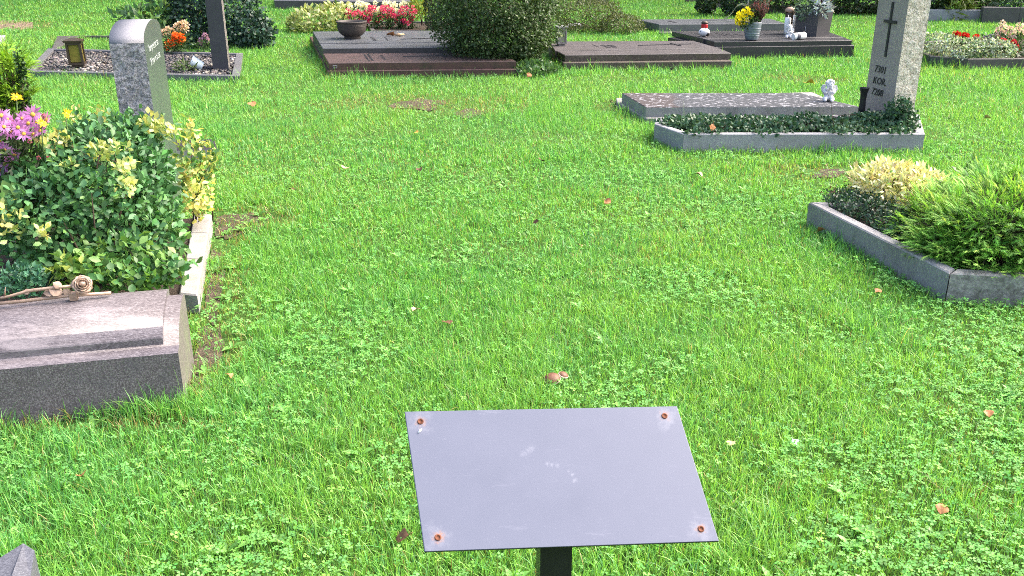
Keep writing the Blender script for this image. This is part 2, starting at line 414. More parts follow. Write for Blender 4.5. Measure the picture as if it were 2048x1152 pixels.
def bush(name, label, cat, base, lobes, n, size, pal, tmpl=None, mat='leaf', n_parts=0, up=.4, rand=.6, seed=1, shell=(.72, 1.04),
         lump=.16, lumps=5.0, stems=7, stem_r=.008, zmin=.03, group=None, jitter=.18, flat=False):
    t = thing(name, label, cat, base, group)
    p, nn = bush_points(lobes, n, shell, lump, lumps, seed, zmin)
    r = np.random.default_rng(seed + 9); m = len(p)
    d = unit(nn * (1 - up) + np.array((0, 0, up)) + rand * r.normal(size=(m, 3)))
    nrm = unit(nn + np.array((0, 0, .5)) + .5 * r.normal(size=(m, 3)))
    if flat: d = unit(np.cross(nn, r.normal(size=(m, 3))) + .3 * nn + np.array((0, 0, -.15)))
    sz = size * r.uniform(.65, 1.25, m)
    leafy(t, p, d, nrm, sz, pick_cols(pal, m, p, seed, jitter), tmpl or leaf_s(.5), M[mat], n_parts)
    if stems:
        mb = MB(); b = Vector(base)
        for k in range(stems):
            tip = Vector(p[int(r.integers(m))]); tip = b.lerp(tip, .93)
            st = b + Vector((r.normal() * .03, r.normal() * .03, 0))
            mid = st.lerp(tip, .5) + Vector((r.normal() * .03, r.normal() * .03, .03))
            mb.tube([st, mid, tip], [stem_r, stem_r * .7, stem_r * .3], 5)
        mb.build('stem', M['bark'], t)
    return t

def quad(pts, z): return [G(x, y, z) for x, y in pts]
def slab_thing(name, label, cat, parts, group=None):
    """parts: list of (part name, polygon, z0, z1, material(s))"""
    t = thing(name, label, cat, centre(parts[0][1]), group)
    for (nm, poly, z0, z1, mats, *r) in parts:
        mb = MB(); mb.prism(poly, z0, z1, r[0] if r else .006, 0, 1 if isinstance(mats, (list, tuple)) and len(mats) > 1 else 0)
        mb.build(nm, mats, t)
    return t
def kerb_parts(t, poly, width, z0, z1, mats, closed=True, bev=.005, gap=.0015):
    P = [Vector((q[0], q[1])) for q in poly]; n = len(P)
    area = sum(P[i].x * P[(i + 1) % n].y - P[(i + 1) % n].x * P[i].y for i in range(n))
    if area < 0: P.reverse()
    I = inset_poly(P, width)
    for i in range(n if closed else n - 1):
        j = (i + 1) % n; e = (P[j] - P[i]).normalized() * gap
        m = mats[i % len(mats)] if isinstance(mats, list) else mats
        MB().prism([P[i] + e, P[j] - e, I[j] - e, I[i] + e], z0, z1, bev).build('kerb_stone', m, t)
    return I
def relief_text(t, o, u, v, nrm, rows, cw, ch, seed, parent=None):
    """raised weathered letter marks: rows of small bars, on a plane (origin o, writing direction u, row direction v)"""
    r = random.Random(seed); mb = MB()
    for j, n in enumerate(rows):
        for i in range(n):
            c = o + u * (i * cw * 1.25) + v * (j * ch * 1.7)
            k = r.randint(0, 3)
            mb.obox(c + u * (-cw * .3), u, v, nrm, cw * .14, ch * .5, .003)
            if k != 1: mb.obox(c + u * (cw * .3), u, v, nrm, cw * .13, ch * .48, .0028)
            if k != 2: mb.obox(c + v * (ch * r.choice((-.4, 0, .4))), u, v, nrm, cw * .4, ch * .1, .0026)
    return mb.build('inscription', M['inscr'], t)
def relief_cross(t, o, u, v, nrm, L, arm, pos, wd, mat='inscr', th=.006, name='cross'):
    mb = MB()
    mb.obox(o + u * (L / 2), u, v, nrm, L / 2, wd / 2, th)
    mb.obox(o + u * pos, u, v, nrm, wd / 2, arm / 2, th * 1.25)
    return mb.build(name, M[mat], t)
def text_mesh(name, s, o, u, v, nrm, size, mat, t, shear=0.0, depth=.002, spacing=1.0):
    cu = bpy.data.curves.new(name, 'FONT'); cu.body = s; cu.size = size; cu.extrude = depth; cu.shear = shear; cu.align_x = 'LEFT'; cu.space_character = spacing; cu.resolution_u = 2
    tmp = bpy.data.objects.new(name, cu); C.objects.link(tmp)
    bpy.context.view_layer.update()
    me = bpy.data.meshes.new_from_object(tmp.evaluated_get(bpy.context.evaluated_depsgraph_get()))
    bpy.data.objects.remove(tmp); bpy.data.curves.remove(cu)
    me.materials.clear(); me.materials.append(mat); me.name = name
    off = t.location
    for q in me.vertices:
        w_ = o + u * q.co.x + v * q.co.y + nrm * q.co.z; q.co = w_ - off
    ob = bpy.data.objects.new(name, me); C.objects.link(ob); ob.parent = t
    return ob
def blob_mesh(name, balls, vox, mat, parent, root=None):
    """ellipsoids fused into one continuous surface"""
    mb = MB()
    for (c, r, s3) in balls: mb.ball(c, r, 0, 2, s3)
    o = mb.build(name, mat, None, None)
    md = o.modifiers.new('r', 'REMESH'); md.mode = 'VOXEL'; md.voxel_size = vox; md.use_smooth_shade = True
    bpy.context.view_layer.update()
    me = bpy.data.meshes.new_from_object(o.evaluated_get(bpy.context.evaluated_depsgraph_get()))
    bpy.data.objects.remove(o)
    me.name = name; off = (root or parent).location
    for q in me.vertices: q.co = q.co - off
    if not me.materials: me.materials.append(mat)
    ob = bpy.data.objects.new(name, me); C.objects.link(ob); ob.parent = parent
    return ob
Z = Vector((0, 0, 1))
exec_order = []
# ------------------------------------------------------------------ the setting
def sheet(name, poly, z, mat):
    o = MB().add([(q[0], q[1], z) for q in poly], [tuple(range(len(poly)))]).build(name, mat); o['kind'] = 'structure'; return o
sheet('ground', [(-150, -60), (150, -60), (150, 240), (-150, 240)], 0, M['ground'])
def soil_patch(pts, seed):
    r = random.Random(seed); c = centre(pts); out = []
    n = len(pts)
    for i in range(n):
        for k in range(4):
            q = Vector(pts[i]).lerp(Vector(pts[(i + 1) % n]), k / 4); d = q - c
            out.append(c + d * r.uniform(.8, 1.1))
    return sheet('bare_soil', out, .006, M['soilpale'])
M['soilpale'] = stone('dry_trodden_soil', (.20, .145, .10), (.10, .07, .045), (.30, .23, .16), .95, 60, (.07, .09, .03), .5, bmp=1, bdist=.02)
M['soildark'] = stone('damp_soil', (.085, .062, .042), (.035, .025, .017), (.17, .13, .09), .95, 70, (.05, .065, .02), .6, bmp=1, bdist=.02)
for pts in ([G(424, 478), G(432, 432), G(500, 428), G(545, 440), G(520, 462), G(460, 480)], [G(405, 640), G(422, 500), G(446, 500), G(452, 560), G(432, 650)], [G(382, 790), G(395, 660), G(440, 655), G(450, 700), G(420, 790)], [G(1618, 356), G(1640, 340), G(1690, 338), G(1680, 358)], [G(760, 215), G(840, 196), G(900, 205), G(860, 224)], [G(900, 228), G(940, 216), G(975, 226), G(935, 240)], [G(1218, 200), G(1236, 196), G(1290, 245), G(1270, 250)]):
    sp_ = soil_patch(pts, len(pts) + int(pts[0].y * 10)); sp_.data.materials.clear(); sp_.data.materials.append(M['soildark'])
soil_patch([G(2, 64), G(70, 58), G(62, 42), G(5, 40), G(-30, 50)], 1)

def rise(x, yb, zb, yt): return PY(x, yt, G(x, yb, zb).y).z

# ---- double grave in the middle, red slab in front of a slate slab
# far wood beyond the lawn, out of the frame: it darkens the low sky and shows in the polished slabs
wr = np.random.default_rng(99); wn = 30000
wx_ = wr.uniform(-60, 60, wn); wtop = 17 + 9 * fnoise(wx_, wx_ * 0, .12, 98)
wp = np.stack([wx_, 30 + wr.uniform(0, 7, wn) + 4 * np.sin(wx_ * .2), wtop * wr.uniform(0, 1, wn) ** .8], 1)
o = inst_mesh('distant_wood', *leaf_s(.8), wp, frames(wr.normal(size=(wn, 3)), wr.normal(size=(wn, 3))) * 1.1, np.array((.03, .055, .02)) * wr.uniform(.5, 1.6, (wn, 1)), M['leaf'], kind='stuff')
tag(o, 'dark wood standing beyond the far end of the graveyard lawn', 'wood')
zb = rise(655, 156, 0, 141.5); P0 = [G(655, 156), G(1042, 153), G(965, 70), G(619, 80)]
base = [G(655, 141.5, zb), G(1040, 138, zb), G(905, 66, zb), G(619, 73, zb)]
zr = rise(657, 141, zb, 126)
red = [G(657, 126, zr), G(1032, 122, zr), G(1005, 106, zr), G(646, 107, zr)]
Yb = G(646, 107, zr).y; zk = PY(645, 96.6, Yb).z
strip = [G(645, 96.6, zk - .01), G(990, 94, zk - .01), G(968, 84.5, zk - .01), G(639, 86.5, zk - .01)]
blk = [G(639, 86, zk), G(966, 83.5, zk), G(918, 61.5, zk), G(625, 63, zk)]
cg = slab_thing('double_grave', 'wide double grave with a dark red slab in front of a bluish slate slab', 'grave',
    [('plinth', base, 0, zb, M['redside'], .008), ('front_slab', red, zb + .001, zr, [M['redside'], M['redgran']], .006),
     ('edge_slab', strip, zb + .001, zk - .01, [M['darkkerb'], M['bluegran']], .005), ('rear_slab', blk, zb + .002, zk, [M['darkkerb'], M['bluegran']], .005)])
foot(base)
def on(x, y, z): return G(x, y, z + .001)
def letters_at(t, x, y, z, x2, y2, rows, seed, k=1.0):
    """lettering that reads towards the far side of a lying slab, between two pixel corners"""
    a = on(x, y, z); b = on(x2, y2, z); w_ = abs((b - a).dot(EX)); h_ = abs((b - a).dot(EY))
    n = max(rows); cw = h_ / n / 1.25; ch = w_ / len(rows) / 1.7
    return relief_text(t, a, EY, EX, Z, rows, cw, ch * k, seed)
letters_at(cg, 737, 121, zr, 742, 106.5, (7, 7), 3); letters_at(cg, 768, 119, zr, 766, 109.5, (6, 6), 4)
letters_at(cg, 748, 81, zk, 748, 73, (6, 6), 5); letters_at(cg, 775, 81, zk, 770, 73, (6, 6), 6)
relief_cross(cg, on(806, 113.5, zr), EX, EY, Z, .62, .3, .48, .03); relief_cross(cg, on(801, 78.5, zk), EX, EY, Z, .66, .32, .5, .03)
# maker's mark: a small pale rectangle on the front of the red slab
mk = (Vector(red[1]) - Vector(red[0])).normalized(); mkn = Vector((mk.y, -mk.x, 0)); mo = PY(670, 133.5, red[0].y)
mb = MB()
for s, (a, b) in ((-1, (.018, .003)), (1, (.018, .003))): mb.obox(mo + mkn * .004 + Z * (s * .012), mk, mkn, Z, a, .003, b)
for s in (-1, 1): mb.obox(mo + mkn * .004 + mk * (s * .0205), mk, mkn, Z, .0025, .003, .015)
mb.build('maker_plate', M['kerbgrey'], cg)

bz = zk; bp = G(705, 77, bz)
bw = thing('clay_bowl', 'wide dark brown bowl standing on the bluish slate slab', 'bowl', bp)
S = G(734, 77, bz).x - bp.x
MB().lathe(bp, [(S * .48, .003), (S * .56, .003), (S * .58, .012), (S * .54, .03), (S * .70, .045), (S * .90, .085), (S * .98, .13), (S * 1.0, .19), (S * 1.01, .20), (S * 1.06, .206), (S * 1.06, .222), (S * .98, .222), (S * .93, .19), (S * .85, .11), (S * .4, .07), (0, .065)], 32).build('bowl', M['clay'], bw)
mb = MB()
for zz in (.155, .172): mb.lathe(bp, [(S * .985, zz), (S * 1.012, zz + .003), (S * .995, zz + .007)], 32)
mb.build('rib', M['clay'], bw)
def dead_leaf(px, py, z, size, mat, label, seed, group=None, tilt=.4):
    r = random.Random(seed); a = r.uniform(0, 6.28); p = G(px, py, z); mb = MB()
    n = 7; V = []; F = []
    prof = [0, .28, .46, .5, .42, .25, 0]
    cu = r.uniform(.15, .5)
    for i in range(n):
        s = i / (n - 1)
        for k in (-1, -.5, 0, .5, 1):
            x = prof[i] * k * (1 + .25 * r.uniform(-1, 1)); zz = cu * (abs(k) * prof[i]) + .25 * math.sin(s * 3.1) * cu + .06 * r.uniform(-1, 1)
            V.append((x, s - .5, zz))
    for i in range(n - 1):
        for k in range(4): F.append((i * 5 + k, i * 5 + k + 1, i * 5 + k + 6, i * 5 + k + 5))
    rot = Matrix.Rotation(a, 3, 'Z') @ Matrix.Rotation(r.uniform(-tilt, tilt) , 3, 'X') @ Matrix.Rotation(r.uniform(-tilt, tilt), 3, 'Y')
    mb.add([p + rot @ (Vector(q) * size) + Vector((0, 0, size * .1)) for q in V], F, 0, True)
    mb.tube([p + rot @ Vector((0, -.5, 0)) * size + Z * size * .1, p + rot @ Vector((.05, -.85, .06)) * size + Z * size * .1], size * .02, 4)
    o = mb.build('fallen_leaf', M[mat])
    c = p.copy()
    for q in o.data.vertices: q.co = q.co - c
    o.location = c
    return tag(o, label, 'leaf', group)
dead_leaf(781, 72, zk, .13, 'deadleaf', 'curled brown leaf on the bluish slate slab behind its lettering', 41)
lg = thing('dry_twig', 'pale dry twig lying on the bluish slate slab near the dark bush', 'twig', G(800, 69, zk))
MB().tube([G(790, 70, zk + .02), G(798, 69, zk + .03), G(808, 68.5, zk + .02)], [.012, .02, .008], 6).build('twig', M['deadpale'], lg)

# ---- dark bush growing at the head of the double grave
tc_ = G(1000, 128, .05)
c0 = PY(992, 40, tc_.y + .1)
bush('round_bush', 'large round dark green evergreen bush at the head of the double grave', 'bush', (tc_.x, tc_.y, .0),
    [(tuple(c0 + Vector((0, 0, -.02))), (.75, .72, .54), 3), (tuple(c0 + Vector((.02, 0, .38))), (.72, .7, .5), 2), (tuple(c0 + Vector((.0, -.05, -.33))), (.48, .5, .30), 1.2),
     (tuple(c0 + Vector((.27, .0, -.22))), (.36, .5, .30), .8)],
    42000, .040, [((.028, .056, .018), 3), ((.048, .085, .026), 4), ((.075, .12, .038), 2.4), ((.14, .18, .075), 1.2)], leaf_s(.5), 'waxy', 0, .45, .7, 11,
    (.45, 1.05), .2, 7, 16, .014, .1)
gp = bush('ground_cover_plant', 'low leafy ground cover between the round bush and the brown grave', 'plant', tuple(G(1070, 146)),
    [(tuple(G(1070, 140, .05)), (.25, .28, .09), 1), (tuple(G(1098, 142, .03)), (.12, .16, .06), .5)], 900, .05, [((.06, .13, .04), 2), ((.10, .18, .07), 1)], leaf_s(.6), 'leaf', 0, .6, .6, 12, stems=3, stem_r=.004, zmin=.01)

# ---- brown grave to the right of it
zb2 = rise(1125, 142, 0, 125); B0 = [G(1125, 125, zb2), G(1465, 122, zb2), G(1383, 86, zb2), G(1085, 96, zb2), G(1100, 113, zb2)]
B0 = [G(1127, 125.5, zb2), G(1464, 122, zb2), G(1380, 84, zb2), G(1088, 84, zb2), G(1108, 113, zb2)]
zs2 = rise(1129, 125, zb2, 110)
fr = [G(1130, 110, zs2 - .008), G(1462, 106, zs2 - .008), G(1439, 96.5, zs2 - .008), G(1112, 101.5, zs2 - .008)]
rr = [G(1110, 101, zs2), G(1438, 96, zs2), G(1386, 81.5, zs2), G(1098, 83, zs2)]
bg_ = slab_thing('brown_grave', 'low brown granite slab grave with mottled sides, right of the round bush', 'grave',
    [('plinth', B0, 0, zb2, M['brownside'], .006), ('edge_slab', fr, zb2 + .001, zs2 - .008, [M['brownside'], M['browngran']], .006),
     ('rear_slab', rr, zb2 + .002, zs2, [M['brownside'], M['browngran']], .005)])
foot(B0)
letters_at(bg_, 1196, 93.5, zs2, 1187, 88.5, (6,), 8, .5); letters_at(bg_, 1217, 95, zs2, 1225, 89, (5, 5), 9); letters_at(bg_, 1232, 94, zs2, 1238, 89, (5,), 10, .5)
relief_cross(bg_, on(1277, 91, zs2), EX, EY, Z, .72, .3, .5, .035)
# grave lantern on its left end
def lantern(px, py, z, hgt, wid, label, body, pane, roof, lean=0.0):
    p = G(px, py, z); t = thing('grave_lantern', label, 'lantern', p)
    ax, ay = EX, EY; h2 = wid / 2; u = Vector((lean, 0, 1)).normalized()
    MB().obox(p + u * .012, ax, ay, Z, h2 * .75, h2 * .75, .012).build('foot', M[body], t)
    mb = MB()
    for a in (-1, 1):
        for b in (-1, 1): mb.obox(p + u * (hgt * .42 + .02) + ax * (a * h2 * .86) + ay * (b * h2 * .86), ax, ay, u, h2 * .15, h2 * .15, hgt * .40)
    for k in (.06, .80):
        for a in (-1, 1):
            mb.obox(p + u * (hgt * k + .02) + ax * (a * h2 * .86), ax, ay, u, h2 * .14, h2 * .72, hgt * .045)
            mb.obox(p + u * (hgt * k + .02) + ay * (a * h2 * .86), ax, ay, u, h2 * .72, h2 * .14, hgt * .045)
    mb.build('frame', M[body], t)
    for d, o_ in ((ax, ay), (-ax, ay), (ay, ax), (-ay, ax)):
        MB().obox(p + u * (hgt * .43 + .02) + d * (h2 * .80), d, o_, u, .003, h2 * .68, hgt * .31).build('pane', M[pane], t)
    q = p + u * (hgt * .845 + .02); mb = MB(); V = []
    for k, zz in ((1.18, 0), (1.22, .02), (.55, hgt * .12), (.22, hgt * .15)):
        for a, b in ((-1, -1), (1, -1), (1, 1), (-1, 1)): V.append(q + ax * (a * h2 * k) + ay * (b * h2 * k) + u * zz)
    F = [(i * 4 + k, i * 4 + (k + 1) % 4, i * 4 + 4 + (k + 1) % 4, i * 4 + 4 + k) for i in range(3) for k in range(4)] + [(3, 2, 1, 0), (12, 13, 14, 15)]
    mb.add(V, F).build('roof', M[roof], t)
    return t
lantern(1122, 91, zs2, .235, .115, 'narrow grey metal lantern with glass panes on the end of the brown grave', 'kerbblue', 'glass', 'kerbgrey')

# ---- spreading shrub and dark stone behind the brown grave
sp = G(1200, 64)
bush('spreading_shrub', 'low wide olive green shrub spreading behind the brown grave', 'bush', (sp.x, sp.y, 0),
    [(tuple(PY(1180, 34, sp.y)), (.55, .5, .32), 2), (tuple(PY(1235, 50, sp.y - .1)), (.42, .45, .17), 1.3), (tuple(PY(1150, 25, sp.y + .2)), (.4, .4, .35), 1)],
    9000, .045, [((.05, .075, .02), 3), ((.09, .115, .035), 3), ((.14, .16, .06), 1.3), ((.03, .045, .015), 2)], leaf_s(.3), 'leaf', 0, .45, .8, 21, stems=8)
MB_ = [G(1128, 53, .05), G(1168, 52, .05), G(1160, 46, .05), G(1125, 47, .05)]
ks = slab_thing('buried_kerb', 'pale flat kerb stone half hidden under the olive shrub', 'kerb', [('kerb_stone', MB_, 0, .05, M['kerbgrey'])]); foot(MB_)
hs_ = [G(1186, 12, 0), G(1217, 11, 0), G(1214, 6, 0), G(1184, 7, 0)]
slab_thing('dark_stone_post', 'dark upright stone standing behind the olive shrub at the top edge', 'gravestone', [('stone', hs_, 0, .5, M['darkkerb'], .01)]); foot(hs_)

# ---- grey slab far right of centre, and the black slab grave in front of it
zf = rise(1320, 72, 0, 63); FB = [G(1322, 66, .04), G(1590, 66, .04), G(1560, 48, .04), G(1283, 52, .04)]
zg = rise(1318, 62, .04, 48)
FS = [G(1318, 48.5, zg), G(1572, 47, zg), G(1540, 37, zg), G(1272, 39, zg)]
fg = slab_thing('grey_slab_grave', 'flat grey green slab grave behind the yellow flowers', 'grave',
    [('plinth', FB, 0, .04, M['darkkerb'], .005), ('slab', FS, .042, zg, [M['farstone'], M['bluegran']], .006)]); foot(FB)
letters_at(fg, 1350, 45, zg, 1356, 41, (8,), 12, .4)
relief_cross(fg, on(1400, 41, zg), EX, EY, Z, .95, .3, .7, .03, 'farstone'); relief_cross(fg, on(1415, 44.5, zg), EX, EY, Z, .8, .01, .7, .03, 'farstone', name='relief_bar')
zb3 = rise(1430, 118, 0, 94); BB = [G(1432, 94, zb3), G(1709, 90.5, zb3), G(1655, 63, zb3), G(1336, 75, zb3)]
zs3 = rise(1431, 94, zb3, 83)
BF = [G(1429, 83.5, zs3 - .006), G(1704, 80.5, zs3 - .006), G(1688, 74.5, zs3 - .006), G(1408, 77.5, zs3 - .006)]
BR = [G(1406, 77, zs3), G(1687, 74, zs3), G(1650, 61, zs3), G(1344, 63, zs3)]
kg = slab_thing('black_grave', 'black polished slab grave carrying candles, pots and white figures', 'grave',
    [('plinth', BB, 0, zb3, M['blackgran'], .006), ('edge_slab', BF, zb3 + .001, zs3 - .006, M['blackgran'], .006), ('rear_slab', BR, zb3 + .002, zs3, M['blackgran'], .005)]); foot(BB)
letters_at(kg, 1455, 72, zs3, 1443, 66, (9,), 14, .35); letters_at(kg, 1468, 72, zs3, 1458, 66, (9,), 15, .35); letters_at(kg, 1484, 71.5, zs3, 1480, 67, (7,), 16, .5)
relief_cross(kg, on(1528, 69.5, zs3), EX, EY, Z, .6, .25, .42, .03)
# red candle
p = G(1407, 60, zs3); p = G(1408, 67.5, zs3)
ca = thing('grave_candle', 'red grave candle with dark lid behind the black and white ball', 'candle', p)
MB().lathe(p, [(.036, 0), (.044, .01), (.046, .12), (.044, .13)], 16).build('cup', M['redplastic'], ca)
MB().lathe(p + Z * .02, [(.0445, 0), (.0470, .003), (.0470, .055), (.0445, .058)], 16).build('wrapper', M['wax'], ca)
MB().lathe(p + Z * .131, [(.046, 0), (.047, .02), (.035, .034), (0, .038)], 16).build('lid', M['bronze'], ca)
p = G(1408, 73, zs3)
fb = thing('stone_ball', 'white stone ball with black patches on the black grave', 'ball', p)
MB().ball(p + Z * .055, .062, 0, 3, (1.25, 1, .9)).build('ball', M['white'], fb)
for d in ((.5, -.75, -.35), (-.7, -.6, .3), (.1, -.5, .85), (.9, -.3, .2)):
    d = Vector(d).normalized(); c = p + Z * .055 + Vector((d.x * 1.25, d.y, d.z * .9)) * .058
    MB().ball(c, .03 if d.z < 0 else .012, 0, 1, (1, .5, 1)).build('patch', M['blackpaint'], fb)
# candle-lamp, white candles, white figure, toppled candle
p = G(1577, 67, zs3)
cl = thing('brown_candle_lamp', 'tall brown glass grave lamp with a domed copper lid behind white candles', 'candle', p)
MB().lathe(p, [(.07, 0), (.075, .012), (.07, .025), (.068, .27), (.06, .29)], 20).build('glass', M['bronze'], cl)
MB().lathe(p + Z * .285, [(.078, 0), (.08, .02), (.07, .045), (.04, .065), (0, .07)], 20).build('lid', M['rosebronze'], cl)
for px, py, hh, rr_, lb in ((1573, 68.5, .22, .042, 'short white candle left of the taller one on the black grave'), (1585, 67.5, .255, .04, 'tall white candle just left of the lying one on the black grave')):
    p = G(px, py, zs3); c_ = thing('white_candle', lb, 'candle', p)
    MB().lathe(p, [(rr_, 0), (rr_, hh - .006), (rr_ - .006, hh), (rr_ * .5, hh - .004), (0, hh - .008)], 20).build('wax_body', M['wax'], c_)
    MB().tube([p + Z * (hh - .01), p + Z * (hh + .035)], [.005, .003], 5).build('wick', M['wax'], c_)
p = G(1598, 72, zs3 + .04)
lc = thing('lying_candle', 'white candle lying on its side beside the black planter', 'candle', p)
a_ = Vector((.95, .3, .06)).normalized()
MB().lathe(p - a_ * .09, [(.042, 0), (.044, .01), (.044, .17), (.04, .18)], 18, 0, a_).build('wax_body', M['wax'], lc)
MB().lathe(p - a_ * .05 - Z * .002, [(.0445, 0), (.0455, .002), (.0455, .05), (.0445, .052)], 18, 0, a_).build('blue_band', M['starstone'], lc)
def cherub(px, py, z, hgt, label, vox, face=Vector((-.3, -1, 0)).normalized()):
    p = G(px, py, z); t = thing('angel_figure', label, 'statue', p); s = hgt; sd_ = Vector((-face.y, face.x, 0))
    L = lambda a, b, c: p + sd_ * (a * s) + face * (b * s) + Z * (c * s)
    balls = [(L(0, 0, .16), .19 * s, (1.15, 1.0, .85)), (L(0, .0, .36), .16 * s, (1.05, .9, 1.2)), (L(0, .03, .54), .10 * s, (1, 1, 1)),
             (L(0, .05, .70), .17 * s, (1, 1, 1.05)),
             (L(.15, .18, .12), .095 * s, (1.1, 1.4, 1)), (L(-.15, .18, .12), .095 * s, (1.1, 1.4, 1)), (L(.13, .30, .07), .07 * s, (1, 1.3, .9)), (L(-.13, .30, .07), .07 * s, (1, 1.3, .9)),
             (L(.20, .04, .42), .075 * s, (1, 1, 1.5)), (L(-.20, .04, .42), .075 * s, (1, 1, 1.5)), (L(.16, .15, .38), .06 * s, (1, 1.3, 1.2)), (L(-.16, .15, .38), .06 * s, (1, 1.3, 1.2)),
             (L(.09, .20, .53), .055 * s, (1, 1, 1.3)), (L(-.09, .20, .53), .055 * s, (1, 1, 1.3)),
             (L(0, .22, .69), .028 * s, (1, 1, 1)), (L(.07, .19, .65), .05 * s, (1, .8, 1)), (L(-.07, .19, .65), .05 * s, (1, .8, 1)), (L(0, .19, .60), .05 * s, (1, .8, .8))]
    blob_mesh('body', balls, vox, M['white'], t)
    mb = MB()
    for sg in (1, -1):
        V = []
        for i in range(6):
            a = i / 5
            for k in (0, 1): V.append(L(sg * (.08 + .26 * math.sin(a * 2.2) * (1 if k else .3)), -.12 - .03 * k, .34 + .32 * a - (.22 * k * (1 - a))))
        for i in range(6):
            for k in (0, 1): V.append(Vector(V[i * 2 + k]) - face * (.03 * s))
        F = [(i * 2, i * 2 + 1, i * 2 + 3, i * 2 + 2) for i in range(5)] + [(12 + i * 2, 14 + i * 2, 15 + i * 2, 13 + i * 2) for i in range(5)]
        F += [(i * 2 + 1, 13 + i * 2, 15 + i * 2, i * 2 + 3) for i in range(5)] + [(i * 2, i * 2 + 2, 14 + i * 2, 12 + i * 2) for i in range(5)] + [(0, 12, 13, 1), (10, 11, 23, 22)]
        MB().add(V, F).build('wing', M['white'], t)
    mb = MB(); r = random.Random(int(px))
    for k in range(34):
        d = Vector((r.gauss(0, 1), r.gauss(-.3, 1), abs(r.gauss(.5, .8)))).normalized()
        if d.y > .55 and d.z < .55: continue
        mb.ball(L(d.x * .165, .04 + d.y * .165, .72 + d.z * .17), .052 * s, 0, 1)
    mb.build('curls', M['white'], t)
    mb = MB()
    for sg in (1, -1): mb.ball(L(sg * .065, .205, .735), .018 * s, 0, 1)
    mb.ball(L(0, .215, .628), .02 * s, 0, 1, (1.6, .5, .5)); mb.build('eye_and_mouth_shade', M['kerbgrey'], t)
    return t
cherub(1577, 76, zs3, .19, 'small white angel figure in front of the white candles on the black grave', .006, Vector((-.2, -1, 0)).normalized())

# grey pot with chrysanthemums and heather
def head_mesh(kind, cols, mat, seed=0):
    r = np.random.default_rng(seed)
    if kind == 'ball':                                 # double flower: petals all round
        n = 30; d = unit(r.normal(size=(n, 3)) + np.array((0, -.2, .5)))
        tv, tf = leaf_s(.75); Rm = frames(d, unit(r.normal(size=(n, 3)))) * .55
        pos = d * .32
    else:                                              # ray flower
        n = 18; a = np.arange(n) * 2 * np.pi / n + r.normal(size=n) * .08
        d = unit(np.stack([np.cos(a), np.sin(a), .22 + .12 * r.normal(size=n)], 1)); tv, tf = leaf_s(.28)
        Rm = frames(d, np.tile((0., 0, 1), (n, 1))) * (.9 + .15 * r.normal(size=n))[:, None, None]; pos = d * .12
    col = np.array(cols)[r.integers(len(cols), size=n)] * (1 + .12 * r.normal(size=(n, 1)))
    o = inst_mesh('flower', tv, tf, pos, Rm, col.clip(0, 1), M[mat]); me = o.data; bpy.data.objects.remove(o); return me
def put(me, name, t, p, size, d=Vector((0, -.4, 1)), spin=0):
    o = bpy.data.objects.new(name, me); C.objects.link(o); o.parent = t
    o.matrix_local = Matrix.Translation(Vector(p) - t.location) @ d.to_track_quat('Z', 'Y').to_matrix().to_4x4() @ Matrix.Rotation(spin, 4, 'Z') @ Matrix.Scale(size, 4); return o
YEL = [head_mesh('ball', [(.80, .70, .02), (.72, .60, .01), (.85, .78, .06)], 'petal', k) for k in range(3)]
p = G(1503, 79.5, zs3)
pt = thing('grey_pot', 'round grey glazed flower pot on the front edge of the black grave', 'pot', p)
pr = (G(1519, 79.5, zs3) - p).length
MB().lathe(p, [(pr * .72, 0), (pr * .78, .01), (pr * .95, .09), (pr * 1.03, .17), (pr * 1.06, .21), (pr * 1.06, .225), (pr * .98, .225), (pr * .93, .19), (0, .185)], 24).build('pot', M['greypot'], pt)
mb = MB()
for zz, k in ((.05, .87), (.08, .935), (.11, .97), (.14, 1.0)): mb.lathe(p, [(pr * k, zz), (pr * k + .004, zz + .004), (pr * k + .002, zz + .01)], 24)
mb.build('ring', M['greypot'], pt)
t = thing('yellow_chrysanthemum', 'bright yellow chrysanthemum in the left half of the grey pot', 'flower', p + Z * .2)
r = random.Random(3)
pp, nn = bush_points([(tuple(p + Vector((-.06, .0, .27))), (.13, .12, .13), 1)], 260, seed=31)
leafy(t, pp, unit(nn + .6 * rng.normal(size=nn.shape)), nn, np.full(len(pp), .05), pick_cols([((.03, .06, .02), 1), ((.05, .1, .03), 1)], len(pp), pp, 3), leaf_s(.5), M['leaf'])
for k, (dx, dy) in enumerate(((1478, 30), (1487, 24), (1497, 27), (1475, 40), (1487, 36), (1499, 35), (1482, 46), (1492, 44), (1475, 36), (1494, 20), (1480, 28), (1490, 31), (1502, 30), (1476, 46))):
    q = PY(dx, dy, p.y - .06 + r.uniform(-.04, .04)); put(YEL[k % 3], 'flower', t, q, .055, Vector((r.uniform(-.5, .3), -.8, .8)), k)
def heather(name, label, base, top, n, size, cols, seed, group=None):
    t = thing(name, label, 'plant', base, group); rr2 = np.random.default_rng(seed)
    b = np.array(base); tp = np.array(top); P = []; D = []; Cc = []
    mb = MB()
    for k in range(n):
        d = np.array((rr2.normal() * .35, rr2.normal() * .35, 1.0)); L = np.linalg.norm(tp - b) * rr2.uniform(.7, 1.05)
        e = b + unit(d[None])[0] * L + (tp - b) * .1; mb.tube([b, e], [.004, .002], 4)
        for s_ in np.linspace(.35, 1, 16): P.append(b + (e - b) * s_); D.append(unit((d / 2 + rr2.normal(size=3))[None])[0]); Cc.append(cols[int(rr2.integers(len(cols)))])
    P = np.array(P); D = np.array(D)
    mb.build('stem', M['bark'], t)
    inst_mesh('sprig', *leaf_s(.5), P, frames(D, rr2.normal(size=P.shape)) * size, np.array(Cc), M['petal'], t, kind=None)
    return t
